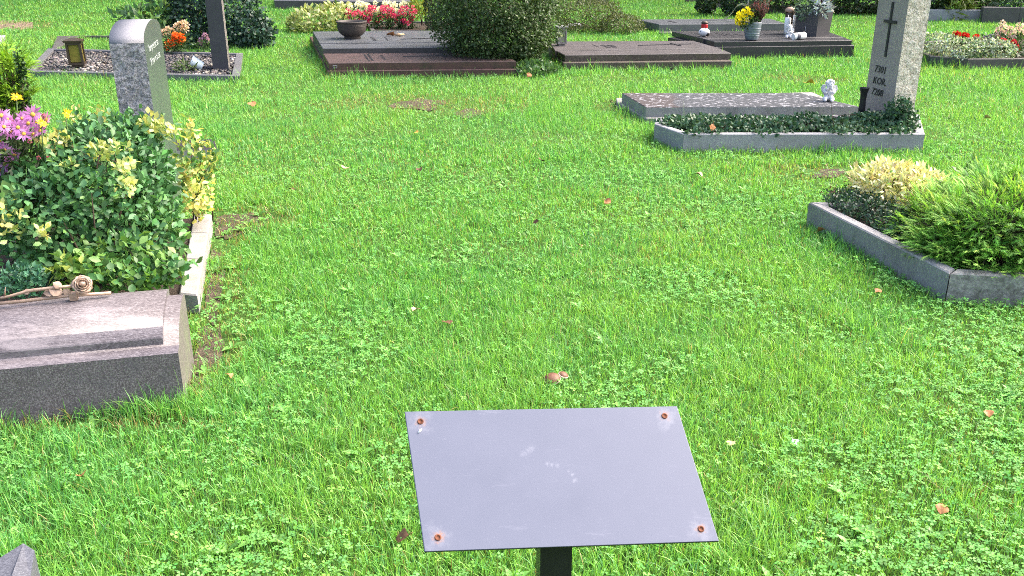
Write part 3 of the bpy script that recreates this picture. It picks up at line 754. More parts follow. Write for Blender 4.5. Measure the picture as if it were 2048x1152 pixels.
HC = [(.12, .03, .05), (.20, .07, .09), (.09, .04, .04), (.06, .07, .03)]
q = p + Vector((.08, 0, .2))
heather('heather', 'dark red heather in the right half of the grey pot', q, q + Vector((.06, 0, .27)), 46, .028, HC, 5)
t = thing('broad_leaf_spray', 'single tall dark green leaf rising behind the grey pot with a pale ribbon', 'leaf', p + Vector((0, .1, .2)))
mb = MB(); V = []; b = PY(1501, 36, p.y + .1)
for i in range(8):
    s_ = i / 7; wd = .07 * math.sin(min(1, s_ * 1.05 + .12) * 3.0) + .004
    for k in (-1, 0, 1): V.append(b + Vector((.02 + .03 * s_ + k * wd, -.02 * abs(k), s_ * .42 - .05)))
mb.add(V, [(i * 3 + k, i * 3 + k + 1, i * 3 + k + 4, i * 3 + k + 3) for i in range(7) for k in (0, 1)], 0, True)
M['darkleaf'] = plain('dark_glossy_leaf', (.025, .055, .022), .35, .3, 20, .5)
mb.build('leaf_blade', M['darkleaf'], t)
t = thing('pale_ribbon', 'pale green looped ribbon hanging left of the yellow chrysanthemum', 'ribbon', PY(1495, 30, p.y + .12))
for off_ in (0, .022):
    pts = [PY(x, y, p.y + .12 + off_) for x, y in ((1497, -4), (1496, 12), (1484, 8), (1474, 12), (1466, 24), (1458, 33), (1448, 38))]
    V = []
    for i, c_ in enumerate(pts): V += [c_ + Vector((.004, 0, .016)), c_ + Vector((-.004, .015, -.012))]
    MB().add(V, [(i * 2, i * 2 + 1, i * 2 + 3, i * 2 + 2) for i in range(len(pts) - 1)], 0, True).build('ribbon_band', M['ribbon'], t)
# planter
zt = .39; pc = G(1632, 73, zs3)
pn = thing('square_planter', 'tall square black planter tapering towards its foot on the black grave', 'planter', pc)
d1 = (G(1600, 71, zs3) - pc); d2 = (G(1662, 71.5, zs3) - pc); d1 = Vector((-.245, .14, 0)); d2 = Vector((.225, .16, 0))
foot4 = [pc, pc + d2, pc + d1 + d2, pc + d1]; cc = centre(foot4, zs3); V = [Vector(q) for q in foot4]
top4 = [cc + (Vector((q.x, q.y, zs3)) - cc) * 1.12 + Z * zt for q in foot4]; inn = [cc + (Vector((q.x, q.y, zs3)) - cc) * 1.0 + Z * zt for q in foot4]; inb = [q - Z * .05 for q in inn]
V += top4 + inn + inb
F = [(3, 2, 1, 0)] + [(a + i, a + (i + 1) % 4, a + 4 + (i + 1) % 4, a + 4 + i) for a in (0, 4, 8) for i in range(4)] + [(12, 13, 14, 15)]
MB().add(V, F).build('box', M['planter'], pn)
lx = (d1.normalized()); nx = Vector((lx.y, -lx.x, 0)) * (1 if Vector((lx.y, -lx.x, 0)).y < 0 else -1)
MB().obox(pc + d1 * .52 + Z * .1 + nx * .012, lx, nx, Z, .004, .006, .035).build('maker_mark', M['kerbgrey'], pn)
ct = cc + Z * (zt - .03)
bush('silver_plant', 'silvery blue leafy plant in the middle of the black planter', 'plant', tuple(ct), [(tuple(PY(1638, 14, cc.y - .05)), (.13, .12, .13), 1)], 320, .09,
    [((.28, .34, .40), 2), ((.40, .46, .50), 1), ((.2, .26, .26), 1)], leaf_s(.3), 'leaf', 0, .4, .5, 33, stems=3, stem_r=.004)
bush('trailing_green_plant', 'green leafy plant at the left rim of the black planter', 'plant', tuple(ct + d1 * .3), [(tuple(PY(1608, 16, cc.y)), (.11, .12, .15), 1)], 380, .06,
    [((.05, .11, .04), 2), ((.12, .2, .1), 1), ((.22, .3, .22), 1)], leaf_s(.4), 'leaf', 0, .3, .6, 34, stems=3, stem_r=.004)
heather('heather', 'pink heather at the right rim of the black planter', ct + Vector((.12, 0, 0)), ct + Vector((.16, .0, .18)), 46, .026, [(.26, .10, .11), (.17, .06, .07), (.12, .07, .05)], 6)

# ---- kerbed beds along the top right and hedge plants in them
def hedge(name, label, px0, px1, ytop, ybot, Y, depth, n, pal, seed, size=.07, cat='shrub', tm=None):
    a = PY(px0, ybot, Y); b = PY(px1, ybot, Y); tp = PY((px0 + px1) / 2, ytop, Y).z
    k = max(1, int((b.x - a.x) / 1.0)); lob = []
    for i in range(k):
        x = a.x + (b.x - a.x) * (i + .5) / k
        lob.append(((x, Y + depth / 2, max(tp, .25) / 2), ((b.x - a.x) / k * .62, depth * .6, max(tp, .3) * .55), 1))
    return bush(name, label, cat, ((a.x + b.x) / 2, Y + depth / 2, 0), lob, n, size, pal, tm or leaf_s(.55), 'leaf', 0, .35, .8, seed, stems=6, stem_r=.01)
def kerb_run(label, px0, px1, yt, yb, mat, th=.14, px_slope=0.0, h=None, group=None, segs=1):
    a = G(px0, yb); b = G(px1, yb + px_slope); h = h or PY(px0, yt, a.y).z
    n = Vector((-(b - a).y, (b - a).x, 0)).normalized() * th
    t = thing('stone_kerb', label, 'kerb', (a + b) / 2, group)
    for i in range(segs):
        p0 = a.lerp(b, i / segs + .002); p1 = a.lerp(b, (i + 1) / segs - .002)
        MB().prism([p0, p1, p1 + n, p0 + n], 0, h, .012).build('kerb_stone', M[mat], t)
    foot([a, b, b + n, a + n]); return t
kerb_run('short reddish stone kerb at the top edge left of a dark shrub', 1372, 1402, -6, 5, 'brownside')
kerb_run('pinkish square stone block between two dark shrubs at the top', 1432, 1456, -2, 18, 'browngran', .3)
kerb_run('brown weathered kerb behind the brown glass grave lamp', 1530, 1604, 11, 28, 'brownside', .16, 1)
kerb_run('grey brown kerb end standing right of the black planter', 1668, 1706, 14, 30, 'brownside', .3)
kerb_run('long dark kerb running behind the tall pale headstone', 1707, 1850, 8, 27, 'darkkerb', .16, 10)
kerb_run('pale grey concrete kerb with dark streaks right of the tall headstone', 1848, 1960, 19, 42, 'kerbgrey', .16, 1)
kerb_run('dark brown kerb in the top right corner', 1962, 2110, 14, 46, 'darkkerb', .16, 2, segs=2)
DG = [((.026, .048, .02), 3), ((.042, .075, .03), 2), ((.075, .12, .05), 1)]
hedge('hedge_shrub', 'dark shrub at the top edge between the reddish kerb and the stone block', 1403, 1434, -40, 10, 18.6, .5, 1500, DG, 61)
hedge('hedge_shrub', 'dark grey green shrub right of the square stone block', 1456, 1532, -30, 14, 18.4, .5, 2600, [((.025, .05, .025), 2), ((.05, .09, .05), 2), ((.09, .14, .08), 1)], 62)
hedge('hedge_shrub', 'dark clipped hedge in the bed behind the brown weathered kerb', 1530, 1606, -60, 6, 19.0, .6, 2600, DG, 63)
hedge('hedge_shrub', 'dense dark creeper hedge left of the tall pale headstone', 1668, 1780, -60, 14, 18.6, .6, 4000, DG, 64)
hedge('hedge_shrub', 'dark bush with a few pale leaves right of the tall headstone', 1845, 1905, -60, 14, 17.6, .5, 2200, [((.02, .04, .015), 3), ((.05, .08, .03), 1), ((.2, .26, .16), .4)], 65)
hedge('lily_clump', 'clump of long yellow green leaves above the pale concrete kerb', 1900, 1945, -40, 15, 17.6, .4, 700, [((.12, .17, .03), 2), ((.2, .26, .06), 1), ((.08, .12, .03), 1)], 66, .3, 'plant', leaf_s(.1))
hedge('hedge_shrub', 'brownish sparse shrub between the lily clump and the ivy', 1945, 2005, -40, 12, 17.7, .5, 1300, [((.06, .045, .03), 2), ((.04, .06, .025), 2), ((.12, .1, .05), .6)], 67)
hedge('ivy_shrub', 'round leaved ivy in the top right corner above the dark kerb', 2002, 2120, -40, 14, 17.2, .6, 2800, [((.04, .08, .035), 2), ((.09, .15, .08), 1.4), ((.16, .22, .13), .5)], 68)

# ---- flower grave at the right edge
zt = .13; K = [G(1860, 112, zt), G(1936, 118, zt), G(2110, 117, zt), G(2080, 70, zt), G(1790, 85, zt)]
fg2 = thing('flower_grave', 'dark kerbed grave full of white and red flowers at the right edge', 'grave', centre(K))
Ii = kerb_parts(fg2, K, .07, 0, zt, M['darkkerb']); foot(K)
MB().prism(Ii, 0, zt - .03, .01).build('soil', M['soil'], fg2)
AL = [((.42, .46, .40), 3), ((.30, .36, .27), 2), ((.10, .17, .08), 2), ((.6, .62, .58), 1)]
bs = G(1900, 108, zt)
bush('white_alyssum', 'frothy white flowering cushion spilling over the dark kerb at the right edge', 'plant', tuple(bs),
    [(tuple(PY(1872, 88, bs.y + .1)), (.32, .3, .13), 1.2), (tuple(PY(1930, 98, bs.y - .1)), (.36, .3, .13), 1.4), (tuple(PY(1980, 100, bs.y - .15)), (.30, .25, .13), 1), (tuple(PY(1924, 115, bs.y - .35)), (.12, .1, .12), .4)],
    5200, .03, AL, leaf_s(.8), 'petal', 0, .4, .8, 71, stems=4, stem_r=.004, jitter=.3)
REDH = [head_mesh('ball', [(.42, .012, .01), (.34, .01, .012), (.5, .03, .02)], 'petal', 20 + k) for k in range(2)]
REDP = [head_mesh('ball', [(.5, .01, .05), (.42, .01, .03), (.6, .06, .1)], 'petal', 25)]
def small_flowers(name, label, base, heads, size, meshes, leafcols, seed, nleaf=160, spread=.12, group=None, cat='flower'):
    t = thing(name, label, cat, base, group); r = random.Random(seed); mb = MB(); base = Vector(base)
    for k, h_ in enumerate(heads):
        h_ = Vector(h_); mb.tube([base + Vector((r.uniform(-.04, .04), r.uniform(-.03, .03), 0)), (base + h_) / 2 + Vector((0, 0, .02)), h_], [.005, .004, .003], 4)
        put(meshes[k % len(meshes)], 'flower', t, h_, size * r.uniform(.85, 1.15), Vector((r.uniform(-.4, .4), -.7, r.uniform(.6, 1.1))), r.uniform(0, 6))
    mb.build('stem', M['stem'], t)
    zc = max(.06, (sum(h_[2] for h_ in heads) / len(heads) - base.z) * .5)
    pp, nn = bush_points([((base.x, base.y, base.z + zc), (spread, spread, zc), 1)], nleaf, (.4, 1), seed=seed, zmin=base.z)
    rr_ = np.random.default_rng(seed)
    leafy(t, pp, unit(nn + (0, 0, .4) + .6 * rr_.normal(size=nn.shape)), unit(nn + .4 * rr_.normal(size=nn.shape)), rr_.uniform(.03, .06, len(pp)), pick_cols(leafcols, len(pp), pp, seed), leaf_s(.45), M['leaf'])
    return t
LC = [((.035, .075, .025), 2), ((.06, .12, .04), 1)]
for px, py, lb in ((1911, 67, 'red celosia flower leftmost of the three in the grave at the right edge'), (1930, 71, 'red celosia flower in the middle of the three at the right edge'), (1953, 75, 'red celosia flower right of its two neighbours, left of the blue one')):
    b = PY(px + 4, py + 22, bs.y + .12); small_flowers('red_celosia', lb, (b.x, b.y, zt - .03), [PY(px, py, bs.y + .1), PY(px + 4, py + 4, bs.y + .08), PY(px - 2, py + 5, bs.y + .12)], .058, REDH, LC, px, 90, .1, 'red celosias in the flower grave')
b = PY(1972, 84, bs.y); small_flowers('blue_flower', 'deep blue flower between the red celosia and the pink flowers', (b.x, b.y, zt - .03), [PY(1972, 76, b.y), PY(1976, 81, b.y), PY(1968, 84, b.y), PY(1979, 73, b.y)], .048,
    [head_mesh('ball', [(.07, .08, .2), (.1, .1, .24), (.14, .04, .12)], 'petal', 30)], LC, 77, 90, .1)
b = PY(2020, 105, bs.y); small_flowers('red_flower', 'crimson flowers low at the right edge under the pink blooms', (b.x, b.y, zt - .03), [PY(2028, 92, b.y), PY(2031, 98, b.y), PY(2006, 84, b.y), PY(2007, 90, b.y), PY(2027, 85, b.y)], .062, REDP, LC, 78, 260, .2)
PK = [head_mesh('ball', [(.62, .48, .46), (.5, .36, .36), (.72, .62, .58)], 'petal', 40 + k) for k in range(2)]
b = PY(2020, 84, bs.y + .25)
small_flowers('pale_pink_flowers', 'tall bunch of pale pink flowers at the right edge', (b.x, b.y, zt - .03), [PY(x, y, b.y + random.uniform(-.06, .06)) for x, y in ((2004, 46), (2009, 57), (1998, 62), (2005, 66), (1992, 68), (2020, 58), (2040, 50), (2034, 62), (2026, 68), (2014, 72), (2046, 58), (1995, 75), (2043, 67), (2020, 78))], .062, PK, LC, 79, 800, .34)

# ---- double grave on the right: wet slab behind, ivy bed with pale kerb in front
zb4 = .055; BS = [G(1293, 236, zb4), G(1740, 237, zb4), G(1625, 184, zb4), G(1232, 196, zb4), G(1234, 204, zb4)]
zs4 = rise(1293, 234, zb4, 214)
SL = [G(1292, 214, zs4), G(1718, 213, zs4), G(1602, 186, zs4), G(1244, 186, zs4)]
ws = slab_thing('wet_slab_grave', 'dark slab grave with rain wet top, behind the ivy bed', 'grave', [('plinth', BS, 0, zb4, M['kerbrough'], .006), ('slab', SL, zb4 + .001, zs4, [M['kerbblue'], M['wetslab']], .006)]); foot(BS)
cherub(1656, 202, zs4, .205, 'white sitting angel figure resting its chin on the wet slab grave', .006)
ztk = rise(1367, 306, 0, 268)
KR = [G(1367, 268, ztk), G(1850, 268, ztk), G(1838, 228, ztk), G(1312, 235, ztk), G(1309, 248, ztk)]
ivg = thing('ivy_grave', 'ivy covered grave bed inside a pale grey granite kerb', 'grave', centre(KR))
Ii = kerb_parts(ivg, KR, .06, 0, ztk, M['kerbgrey']); foot(KR)
MB().prism(Ii, 0, ztk - .03, .01).build('soil', M['soil'], ivg)
IV = [((.026, .07, .036), 3), ((.045, .10, .052), 3), ((.075, .145, .078), 1.5), ((.12, .19, .11), .6)]
lobes = []
for i in range(9):
    x = 1345 + i * 55; lobes.append((tuple(G(x, 252 - (i % 2) * 4, ztk) + Z * .0), (.17, .21, .045 + .012 * (i % 3)), 1))
lobes[0] = (tuple(G(1352, 246, ztk)), (.13, .16, .04), .7)
for xx_, k_ in ((1390, .8), (1425, .5), (1525, .7), (1560, .4), (1675, .9), (1740, .6), (1800, .8)): lobes.append((tuple(G(xx_, 266, ztk) + Z * .004), (.06 + .05 * k_, .045, .022 * k_ + .008), .14 * k_))
lobes.append((tuple(G(1795, 244, ztk) + Z * .02), (.13, .2, .14), 1.5)); lobes.append((tuple(G(1745, 250, ztk)), (.16, .16, .085), 1))
lobes.append((tuple(PY(1798, 222, 6.86)), (.095, .06, .1), .6))
bush('ivy', 'dark small leaved ivy filling the bed and climbing the tall headstone', 'ivy', tuple(centre(KR, ztk - .03)), lobes, 10500, .03, IV, leaf_s(.8), 'waxy', 0, .5, .8, 81, (.55, 1.06), .25, 6, 10, .004, ztk - .045)
dl = dead_leaf(1424, 256, ztk + .04, .055, 'deadleaf', 'upright curled brown leaf stuck in the ivy', 88, tilt=1.2)
t = thing('dry_stalk', 'thin dark weed stalk rising from the ivy in front of the angel', 'stalk', G(1668, 262, ztk))
b = G(1668, 262, ztk); MB().tube([b, PY(1665, 235, b.y), PY(1662, 205, b.y), PY(1655, 185, b.y)], [.003, .0025, .002, .0012], 4).build('stalk', M['bark'], t)
# tall headstone
A = PY(1802, 105, 7.0); A.z = 0; wH, tH, hH = .365, .19, 1.36
hs = thing('tall_headstone', 'tall pale granite headstone with a cross and dark letters', 'headstone', A)
def rough_face(mb, o, u, v, n, L, H_, nu, nv, amp, mi, seed):
    r = random.Random(seed); V = []
    for j in range(nv + 1):
        for i in range(nu + 1):
            e = i in (0, nu) or j in (0, nv); k = r.uniform(-1, 1) * amp * (.25 if e else 1)
            V.append(o + u * (L * i / nu) + v * (H_ * j / nv) + n * k)
    mb.add(V, [(j * (nu + 1) + i, j * (nu + 1) + i + 1, (j + 1) * (nu + 1) + i + 1, (j + 1) * (nu + 1) + i) for j in range(nv) for i in range(nu)], mi, True)
mb = MB(); Bq = A + EY * wH; Cq = A + EX * tH; Dq = Cq + EY * wH
mb.add([A, Bq, A + Z * hH, Bq + Z * hH], [(0, 1, 3, 2)], 0)
mb.add([Bq, Dq, Cq, Bq + Z * hH, Dq + Z * hH, Cq + Z * hH, A + Z * hH], [(0, 1, 4, 3), (1, 2, 5, 4), (3, 4, 5, 6)], 1)
rough_face(mb, A, EX, Z, -EY, tH, hH, 9, 62, .006, 1, 5)
mb.build('stone', [M['pinkgran'], M['whitegran']], hs)
FN = -EX; mid = A + EY * (wH * .48)
z1, z2, za = PY(1775, 113, 7.18).z, PY(1790, 4, 7.18).z, PY(1784, 43, 7.18).z
o_ = mid + FN * .004
relief_cross(hs, o_ + Z * z2, -Z, EY, FN, z2 - z1, .155, z2 - za, .02, 'inscr', .006)
for s_, y, of in (('7301', 145, .0), ('KOR.', 168, .0), ('7208', 190, .0)):
    zz = PY(1765, y, 7.22).z; o2 = A + EY * (wH * .80) + FN * .002 + Z * zz
    text_mesh('lettering', s_, o2, -EY, Z, FN, .075, M['inscr'], hs, .15, .003)
# black vase left of it
p = G(1732, 232, .10); p = PY(1723, 222, 7.12)
va = thing('black_vase', 'slim black grave vase left of the tall headstone', 'vase', p)
MB().lathe(p, [(.026, -.05), (.026, .02), (.022, .08), (.026, .14), (.036, .175), (.037, .18), (.032, .178), (.02, .13), (0, .12)], 16).build('vase', M['blackpaint'], va)

# ---- kerbed grave at the right, in front
zk5 = .142; K5 = [G(1900, 546, zk5), G(2330, 566, zk5), G(2230, 405, zk5), G(1617, 404, zk5)]
rg = thing('kerbed_plant_grave', 'grave at the right edge with blue grey kerb around low conifers', 'grave', centre(K5))
P5 = [Vector((q.x, q.y)) for q in K5]
Ii = kerb_parts(rg, [K5[0], K5[1], K5[2], K5[3]], .062, 0, zk5, [M['kerbrough'], M['kerbblue'], M['kerbblue'], M['kerbblue']], bev=.006, gap=.003); foot(K5)
MB().prism(Ii, 0, zk5 - .02, .01).build('soil', M['soil'], rg)
cb = G(1735, 425, zk5)
bush('creeping_cotoneaster', 'flat grey green creeping shrub with reddish twigs inside the blue grey kerb', 'shrub', tuple(cb),
    [(tuple(G(1700, 410, zk5) + Z * .01), (.12, .24, .06), 1), (tuple(G(1745, 425, zk5) + Z * .015), (.14, .22, .065), 1.2), (tuple(G(1795, 455, zk5) + Z * .01), (.12, .2, .05), 1)],
    5200, .018, [((.018, .045, .022), 3), ((.035, .075, .04), 2), ((.06, .11, .065), 1), ((.13, .07, .06), .8)], leaf_s(.55), 'waxy', 0, .5, .9, 91, (.5, 1.06), .25, 8, 14, .003, zk5 - .03)
yb = PY(1800, 365, 4.86)
bush('golden_euonymus', 'rounded cream and yellow variegated shrub behind the conifer at the right', 'shrub', (yb.x, yb.y, zk5 - .02),
    [(tuple(yb + Vector((-.03, 0, -.01))), (.235, .22, .105), 2), (tuple(yb + Vector((.15, .0, -.04))), (.16, .18, .075), 1)],
    2400, .042, [((.46, .45, .20), 3), ((.58, .57, .34), 3), ((.30, .34, .10), 1.5), ((.12, .17, .04), 1.2)], leaf_t(.38), 'leaf', 300, .45, .75, 92, (.7, 1.06), .12, 6, 8, .005, zk5)
# low juniper with feathery sprays
def juniper(name, label, base, lobes, n, L, pal, seed, sub=13, plates=64, fan=1.0):
    """spreading conifer: tiers of flat feathery sprays, each spray a shoot with side shoots"""
    t = thing(name, label, 'conifer', base); r = np.random.default_rng(seed)
    pc_, nc_ = bush_points(lobes, plates, (.62, .98), .25, 6, seed, base[2]); K = len(pc_); per = max(8, n // K)
    dc = unit(nc_ * np.array((1, 1, .35)) + np.array((-.15, -.2, .12)) + .25 * r.normal(size=(K, 3)))
    up = unit(nc_ * .45 + np.array((0, 0, 1.)) + .2 * r.normal(size=(K, 3))); sx = unit(np.cross(dc, up))
    i = np.repeat(np.arange(K), per); m = len(i)
    u_ = r.uniform(-1, .75, m); v_ = r.uniform(-1, 1, m) * (1 - .35 * u_.clip(0, 1))
    wide = (L * 1.55 * fan) * r.uniform(.75, 1.25, K)[i]
    p = pc_[i] + dc[i] * (u_ * wide)[:, None] + sx[i] * (v_ * wide * .8)[:, None] - np.array((0, 0, 1.)) * ((u_ ** 2 + v_ ** 2) * L * .22)[:, None] + r.normal(0, L * .07, (m, 3))
    p[:, 2] = np.maximum(p[:, 2], base[2] + .012)
    d = unit(dc[i] + sx[i] * (v_ * .75)[:, None] + np.array((0, 0, 1.)) * r.normal(.10, .18, m)[:, None] + .16 * r.normal(size=(m, 3)))
    nn = up[i]
    c = pick_cols(pal, m, p, seed, .16) * r.uniform(.75, 1.2, K)[i][:, None]
    P = []; D = []; S = []; Cc = []; Nn = []
    x = unit(np.cross(d, nn + .01)); sl_ = L * r.uniform(.6, 1.25, m)
    for k in range(sub):
        s_ = (k + .5) / sub; side = 1 if k % 2 else -1
        dd = unit(d * math.cos(.6) + x * (side * math.sin(.6)) + .14 * r.normal(size=(m, 3)))
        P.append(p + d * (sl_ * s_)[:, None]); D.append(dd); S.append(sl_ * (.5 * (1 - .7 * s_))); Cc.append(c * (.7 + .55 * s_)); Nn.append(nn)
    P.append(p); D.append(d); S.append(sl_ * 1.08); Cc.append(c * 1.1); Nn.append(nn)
    P, D, S, Cc, Nn = map(np.concatenate, (P, D, S, Cc, Nn))
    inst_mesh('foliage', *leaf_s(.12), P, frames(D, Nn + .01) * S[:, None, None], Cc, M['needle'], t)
    mb = MB(); b = Vector(base)
    for k in range(K):
        e = Vector(pc_[k]); mb.tube([b + Vector((r.normal() * .05, r.normal() * .05, 0)), b.lerp(e, .5) + Z * .02, b.lerp(e, .97)], [.008, .005, .0025], 4)
    mb.build('branch', M['bark'], t); return t
JP = [((.08, .20, .04), 2), ((.16, .35, .055), 3), ((.29, .47, .09), 2.6), ((.035, .11, .03), 1.4)]
jb = PY(1990, 460, 4.05)
juniper('juniper', 'bright green feathery juniper spreading inside the blue grey kerb', (jb.x, jb.y, zk5 - .02),
    [(tuple(PY(1885, 455, 4.2)), (.19, .26, .15), 1.4), (tuple(PY(1995, 465, 3.98)), (.27, .27, .19), 2), (tuple(PY(2070, 430, 4.2)), (.33, .33, .24), 2), (tuple(PY(1975, 392, 4.5)), (.26, .22, .12), 1.2), (tuple(PY(2130, 480, 3.95)), (.25, .25, .2), 1), (tuple(PY(1905, 495, 3.98)), (.15, .17, .08), 1), (tuple(PY(1985, 515, 3.84)), (.17, .15, .08), 1), (tuple(PY(2065, 515, 3.8)), (.2, .15, .09), 1)],
    10500, .056, JP, 95, 12, 620)
t = small_flowers('yellow_sprig', 'single orange yellow sprig between the variegated shrub and the juniper', tuple(PY(1918, 372, 4.85)), [PY(1917, 352, 4.85), PY(1921, 357, 4.85), PY(1914, 359, 4.85)], .016, YEL, LC, 96, 10, .03)
# ---- gravel grave at the upper left
zg6 = .065; K6 = [G(51, 142, zg6), G(479, 152, zg6), G(486, 106, zg6), G(96, 96.5, zg6)]
gg = thing('gravel_grave', 'grave bed of mixed pebbles inside an anthracite stone kerb', 'grave', centre(K6))
Ii = kerb_parts(gg, K6, .085, 0, zg6, M['gravkerb']); foot(K6)
MB().prism(Ii, 0, .02, .004).build('soil', M['soil'], gg)
bm = bmesh.new(); bmesh.ops.create_icosphere(bm, subdivisions=1, radius=1)
PEB_V = [tuple(q.co) for q in bm.verts]; PEB_F = [tuple(q.index for q in f.verts) for f in bm.faces]; bm.free()
def quad_pts(poly, n, seed):
    r = np.random.default_rng(seed); u, v = r.random(n), r.random(n)
    P = [np.array((q[0], q[1])) for q in poly]
    return (P[0] * ((1 - u) * (1 - v))[:, None] + P[1] * (u * (1 - v))[:, None] + P[2] * (u * v)[:, None] + P[3] * ((1 - u) * v)[:, None])
n = 4200; xy = quad_pts(Ii, n, 5); r = np.random.default_rng(6)
s3 = np.stack([r.uniform(.014, .032, n), r.uniform(.011, .022, n), r.uniform(.008, .016, n)], 1)
a = r.uniform(0, 6.28, n); Rm = np.zeros((n, 3, 3)); Rm[:, 0, 0] = np.cos(a); Rm[:, 0, 1] = -np.sin(a); Rm[:, 1, 0] = np.sin(a); Rm[:, 1, 1] = np.cos(a); Rm[:, 2, 2] = 1
Rm = Rm * s3[:, None, :]
col = pick_cols([((.035, .033, .035), 4.5), ((.075, .066, .062), 2.4), ((.22, .20, .175), 1.1), ((.55, .53, .49), 1.0)], n, np.c_[xy, np.zeros(n)], 7, .2, 1.5)
inst_mesh('gravel', PEB_V, PEB_F, np.c_[xy, .022 + r.uniform(0, .022, n)], Rm, col, M['pebble'], gg, kind='stuff', smooth=True)
lantern(157, 133, .05, .31, .165, 'dark bronze grave lantern with amber panes leaning slightly on the gravel grave', 'bronze', 'amber', 'bronze', -.03)
# stele
s0 = G(458, 141, .03); s0.z = 0; wS, dS, hS = .175, .34, 1.45
st = thing('dark_stele', 'slim dark slate stele standing at the right end of the gravel grave', 'headstone', s0)
mb = MB(); a0 = s0 - EX * wS; a1 = s0; a2 = s0 + EY * dS; a3 = a0 + EY * dS
mb.add([a0, a1, a0 + Z * hS, a1 + Z * hS], [(0, 1, 3, 2)], 0); mb.add([a0, a3, a3 + Z * hS, a0 + Z * hS, a1 + Z * hS, a2 + Z * hS, a2], [(0, 1, 2, 3), (3, 4, 5, 2), (1, 6, 5, 2)], 0)
rough_face(mb, a1, EY, Z, EX, dS, hS, 8, 40, .008, 1, 9); mb.build('stone', [M['stele'], M['stelerough']], st)
def small_leaf_plant(*a_, **k_): return bush(*a_, **k_)
IVY2 = [((.018, .044, .03), 3), ((.032, .072, .048), 3), ((.06, .115, .08), 1.4), ((.11, .16, .12), .5)]
Yi = 13.3
bush('ivy_shrub', 'dark blue green ivy shrub growing up behind the slim dark stele', 'shrub', (PY(430, 100, Yi).x, Yi, 0),
    [(tuple(PY(385, 45, Yi)), (.40, .36, .42), 2), (tuple(PY(450, 20, Yi + .1)), (.5, .4, .62), 2), (tuple(PY(500, 62, Yi)), (.32, .35, .27), 1.6), (tuple(PY(455, 80, Yi)), (.55, .3, .2), 1), (tuple(PY(395, 0, Yi)), (.4, .36, .4), 1)],
    9500, .055, IVY2, leaf_s(.7), 'waxy', 0, .3, .8, 101, (.6, 1.06), .25, 7, 9, .01, .02)
ORG = [head_mesh('ball', [(.80, .14, .015), (.72, .09, .01), (.85, .25, .05)], 'petal', 50 + k) for k in range(2)]
CRM = [head_mesh('ball', [(.72, .55, .42), (.78, .66, .55), (.66, .42, .36)], 'petal', 54 + k) for k in range(2)]
LIL = [head_mesh('ball', [(.38, .22, .36), (.30, .16, .28), (.46, .30, .44)], 'petal', 57)]
Yf_ = G(350, 104, .05).y
b = PY(355, 102, Yf_ + .05); small_flowers('cream_flowers', 'cream and pale pink flowers behind the orange ones beside the arched headstone', (b.x, b.y, .04), [PY(x, y, Yf_ + .08) for x, y in ((328, 64), (336, 58), (345, 62), (352, 52), (360, 48), (368, 46), (366, 57), (374, 50), (330, 73), (340, 68), (358, 60), (372, 59))], .055, CRM, LC, 110, 300, .22)
b = PY(352, 106, Yf_ - .08); small_flowers('orange_flowers', 'bright orange flowers in the gravel grave beside the arched headstone', (b.x, b.y, .04), [PY(x, y, Yf_ - .1) for x, y in ((335, 90), (341, 82), (348, 74), (356, 72), (364, 71), (344, 88), (356, 80), (365, 78), (337, 96), (351, 70), (360, 86))], .058, ORG, LC, 111, 220, .18)
b = PY(410, 106, Yf_); small_flowers('lilac_flowers', 'small lilac pink flowers just left of the slim dark stele', (b.x, b.y, .03), [PY(x, y, Yf_) for x, y in ((402, 80), (408, 74), (414, 76), (405, 88), (417, 82), (411, 70), (399, 86))], .045, LIL, LC, 112, 150, .13)
p = G(398, 138, .05)
cu = thing('tipped_cup', 'pale blue plastic pot lying on its side in the gravel grave', 'pot', p)
ax_ = Vector((-.75, -.2, .42)).normalized(); MB().lathe(p + Z * .05 - ax_ * .05, [(.046, 0), (.05, .004), (.068, .125), (.072, .13), (.072, .138), (.064, .136), (.047, .01), (0, .01)], 20, 0, ax_).build('cup', M['bluecup'], cu)
bush('weed_tuft', 'small green weed tuft beside the tipped pale blue pot', 'plant', tuple(G(372, 137, .04)), [(tuple(G(372, 136, .07)), (.11, .1, .06), 1)], 130, .08, [((.08, .14, .03), 2), ((.2, .25, .07), 1), ((.4, .36, .2), .4)], leaf_s(.16), 'leaf', 0, .5, .8, 115, stems=2, stem_r=.003)
bush('weed_clump', 'leafy weed clump in the grass left of the orange and cream flowers', 'plant', tuple(PY(300, 46, 13)), [(tuple(PY(285, 36, 13)), (.38, .25, .14), 1), (tuple(PY(318, 20, 13)), (.12, .12, .3), .7)], 420, .11, [((.06, .14, .05), 2), ((.12, .2, .05), 1)], leaf_s(.45), 'leaf', 0, .4, .8, 116, stems=3, stem_r=.004)
# kerbs behind it
kb = [G(112, 97, .06), G(159, 71, .06), G(234, 71, .06), G(228, 96, .06)]
t = thing('sunken_grave_border', 'sunken mossy kerb frame in the grass behind the bronze lantern', 'kerb', centre(kb))
MB().prism([kb[0], kb[1], kb[1] - EX * .32, kb[0] - EX * .06], 0, .06, .008).build('kerb_stone', M['darkkerb'], t)
MB().prism([kb[1], kb[2], kb[2] - EY * .06, kb[1] - EY * .06], 0, .06, .006).build('kerb_stone', M['darkkerb'], t)
foot([kb[0], kb[1], kb[1] - EX * .3, kb[0] - EX * .05]); foot([kb[1], kb[2], kb[2] - EY * .06, kb[1] - EY * .06])
q4 = [G(-60, 112, .06), G(-2, 86, .06), G(13, 71, .06), G(-30, 72, .06)]
slab_thing('broken_kerb_end', 'grey kerb end beside the bare soil at the left edge', 'kerb', [('kerb_stone', q4, 0, .07, M['kerbgrey'])]); foot(q4)

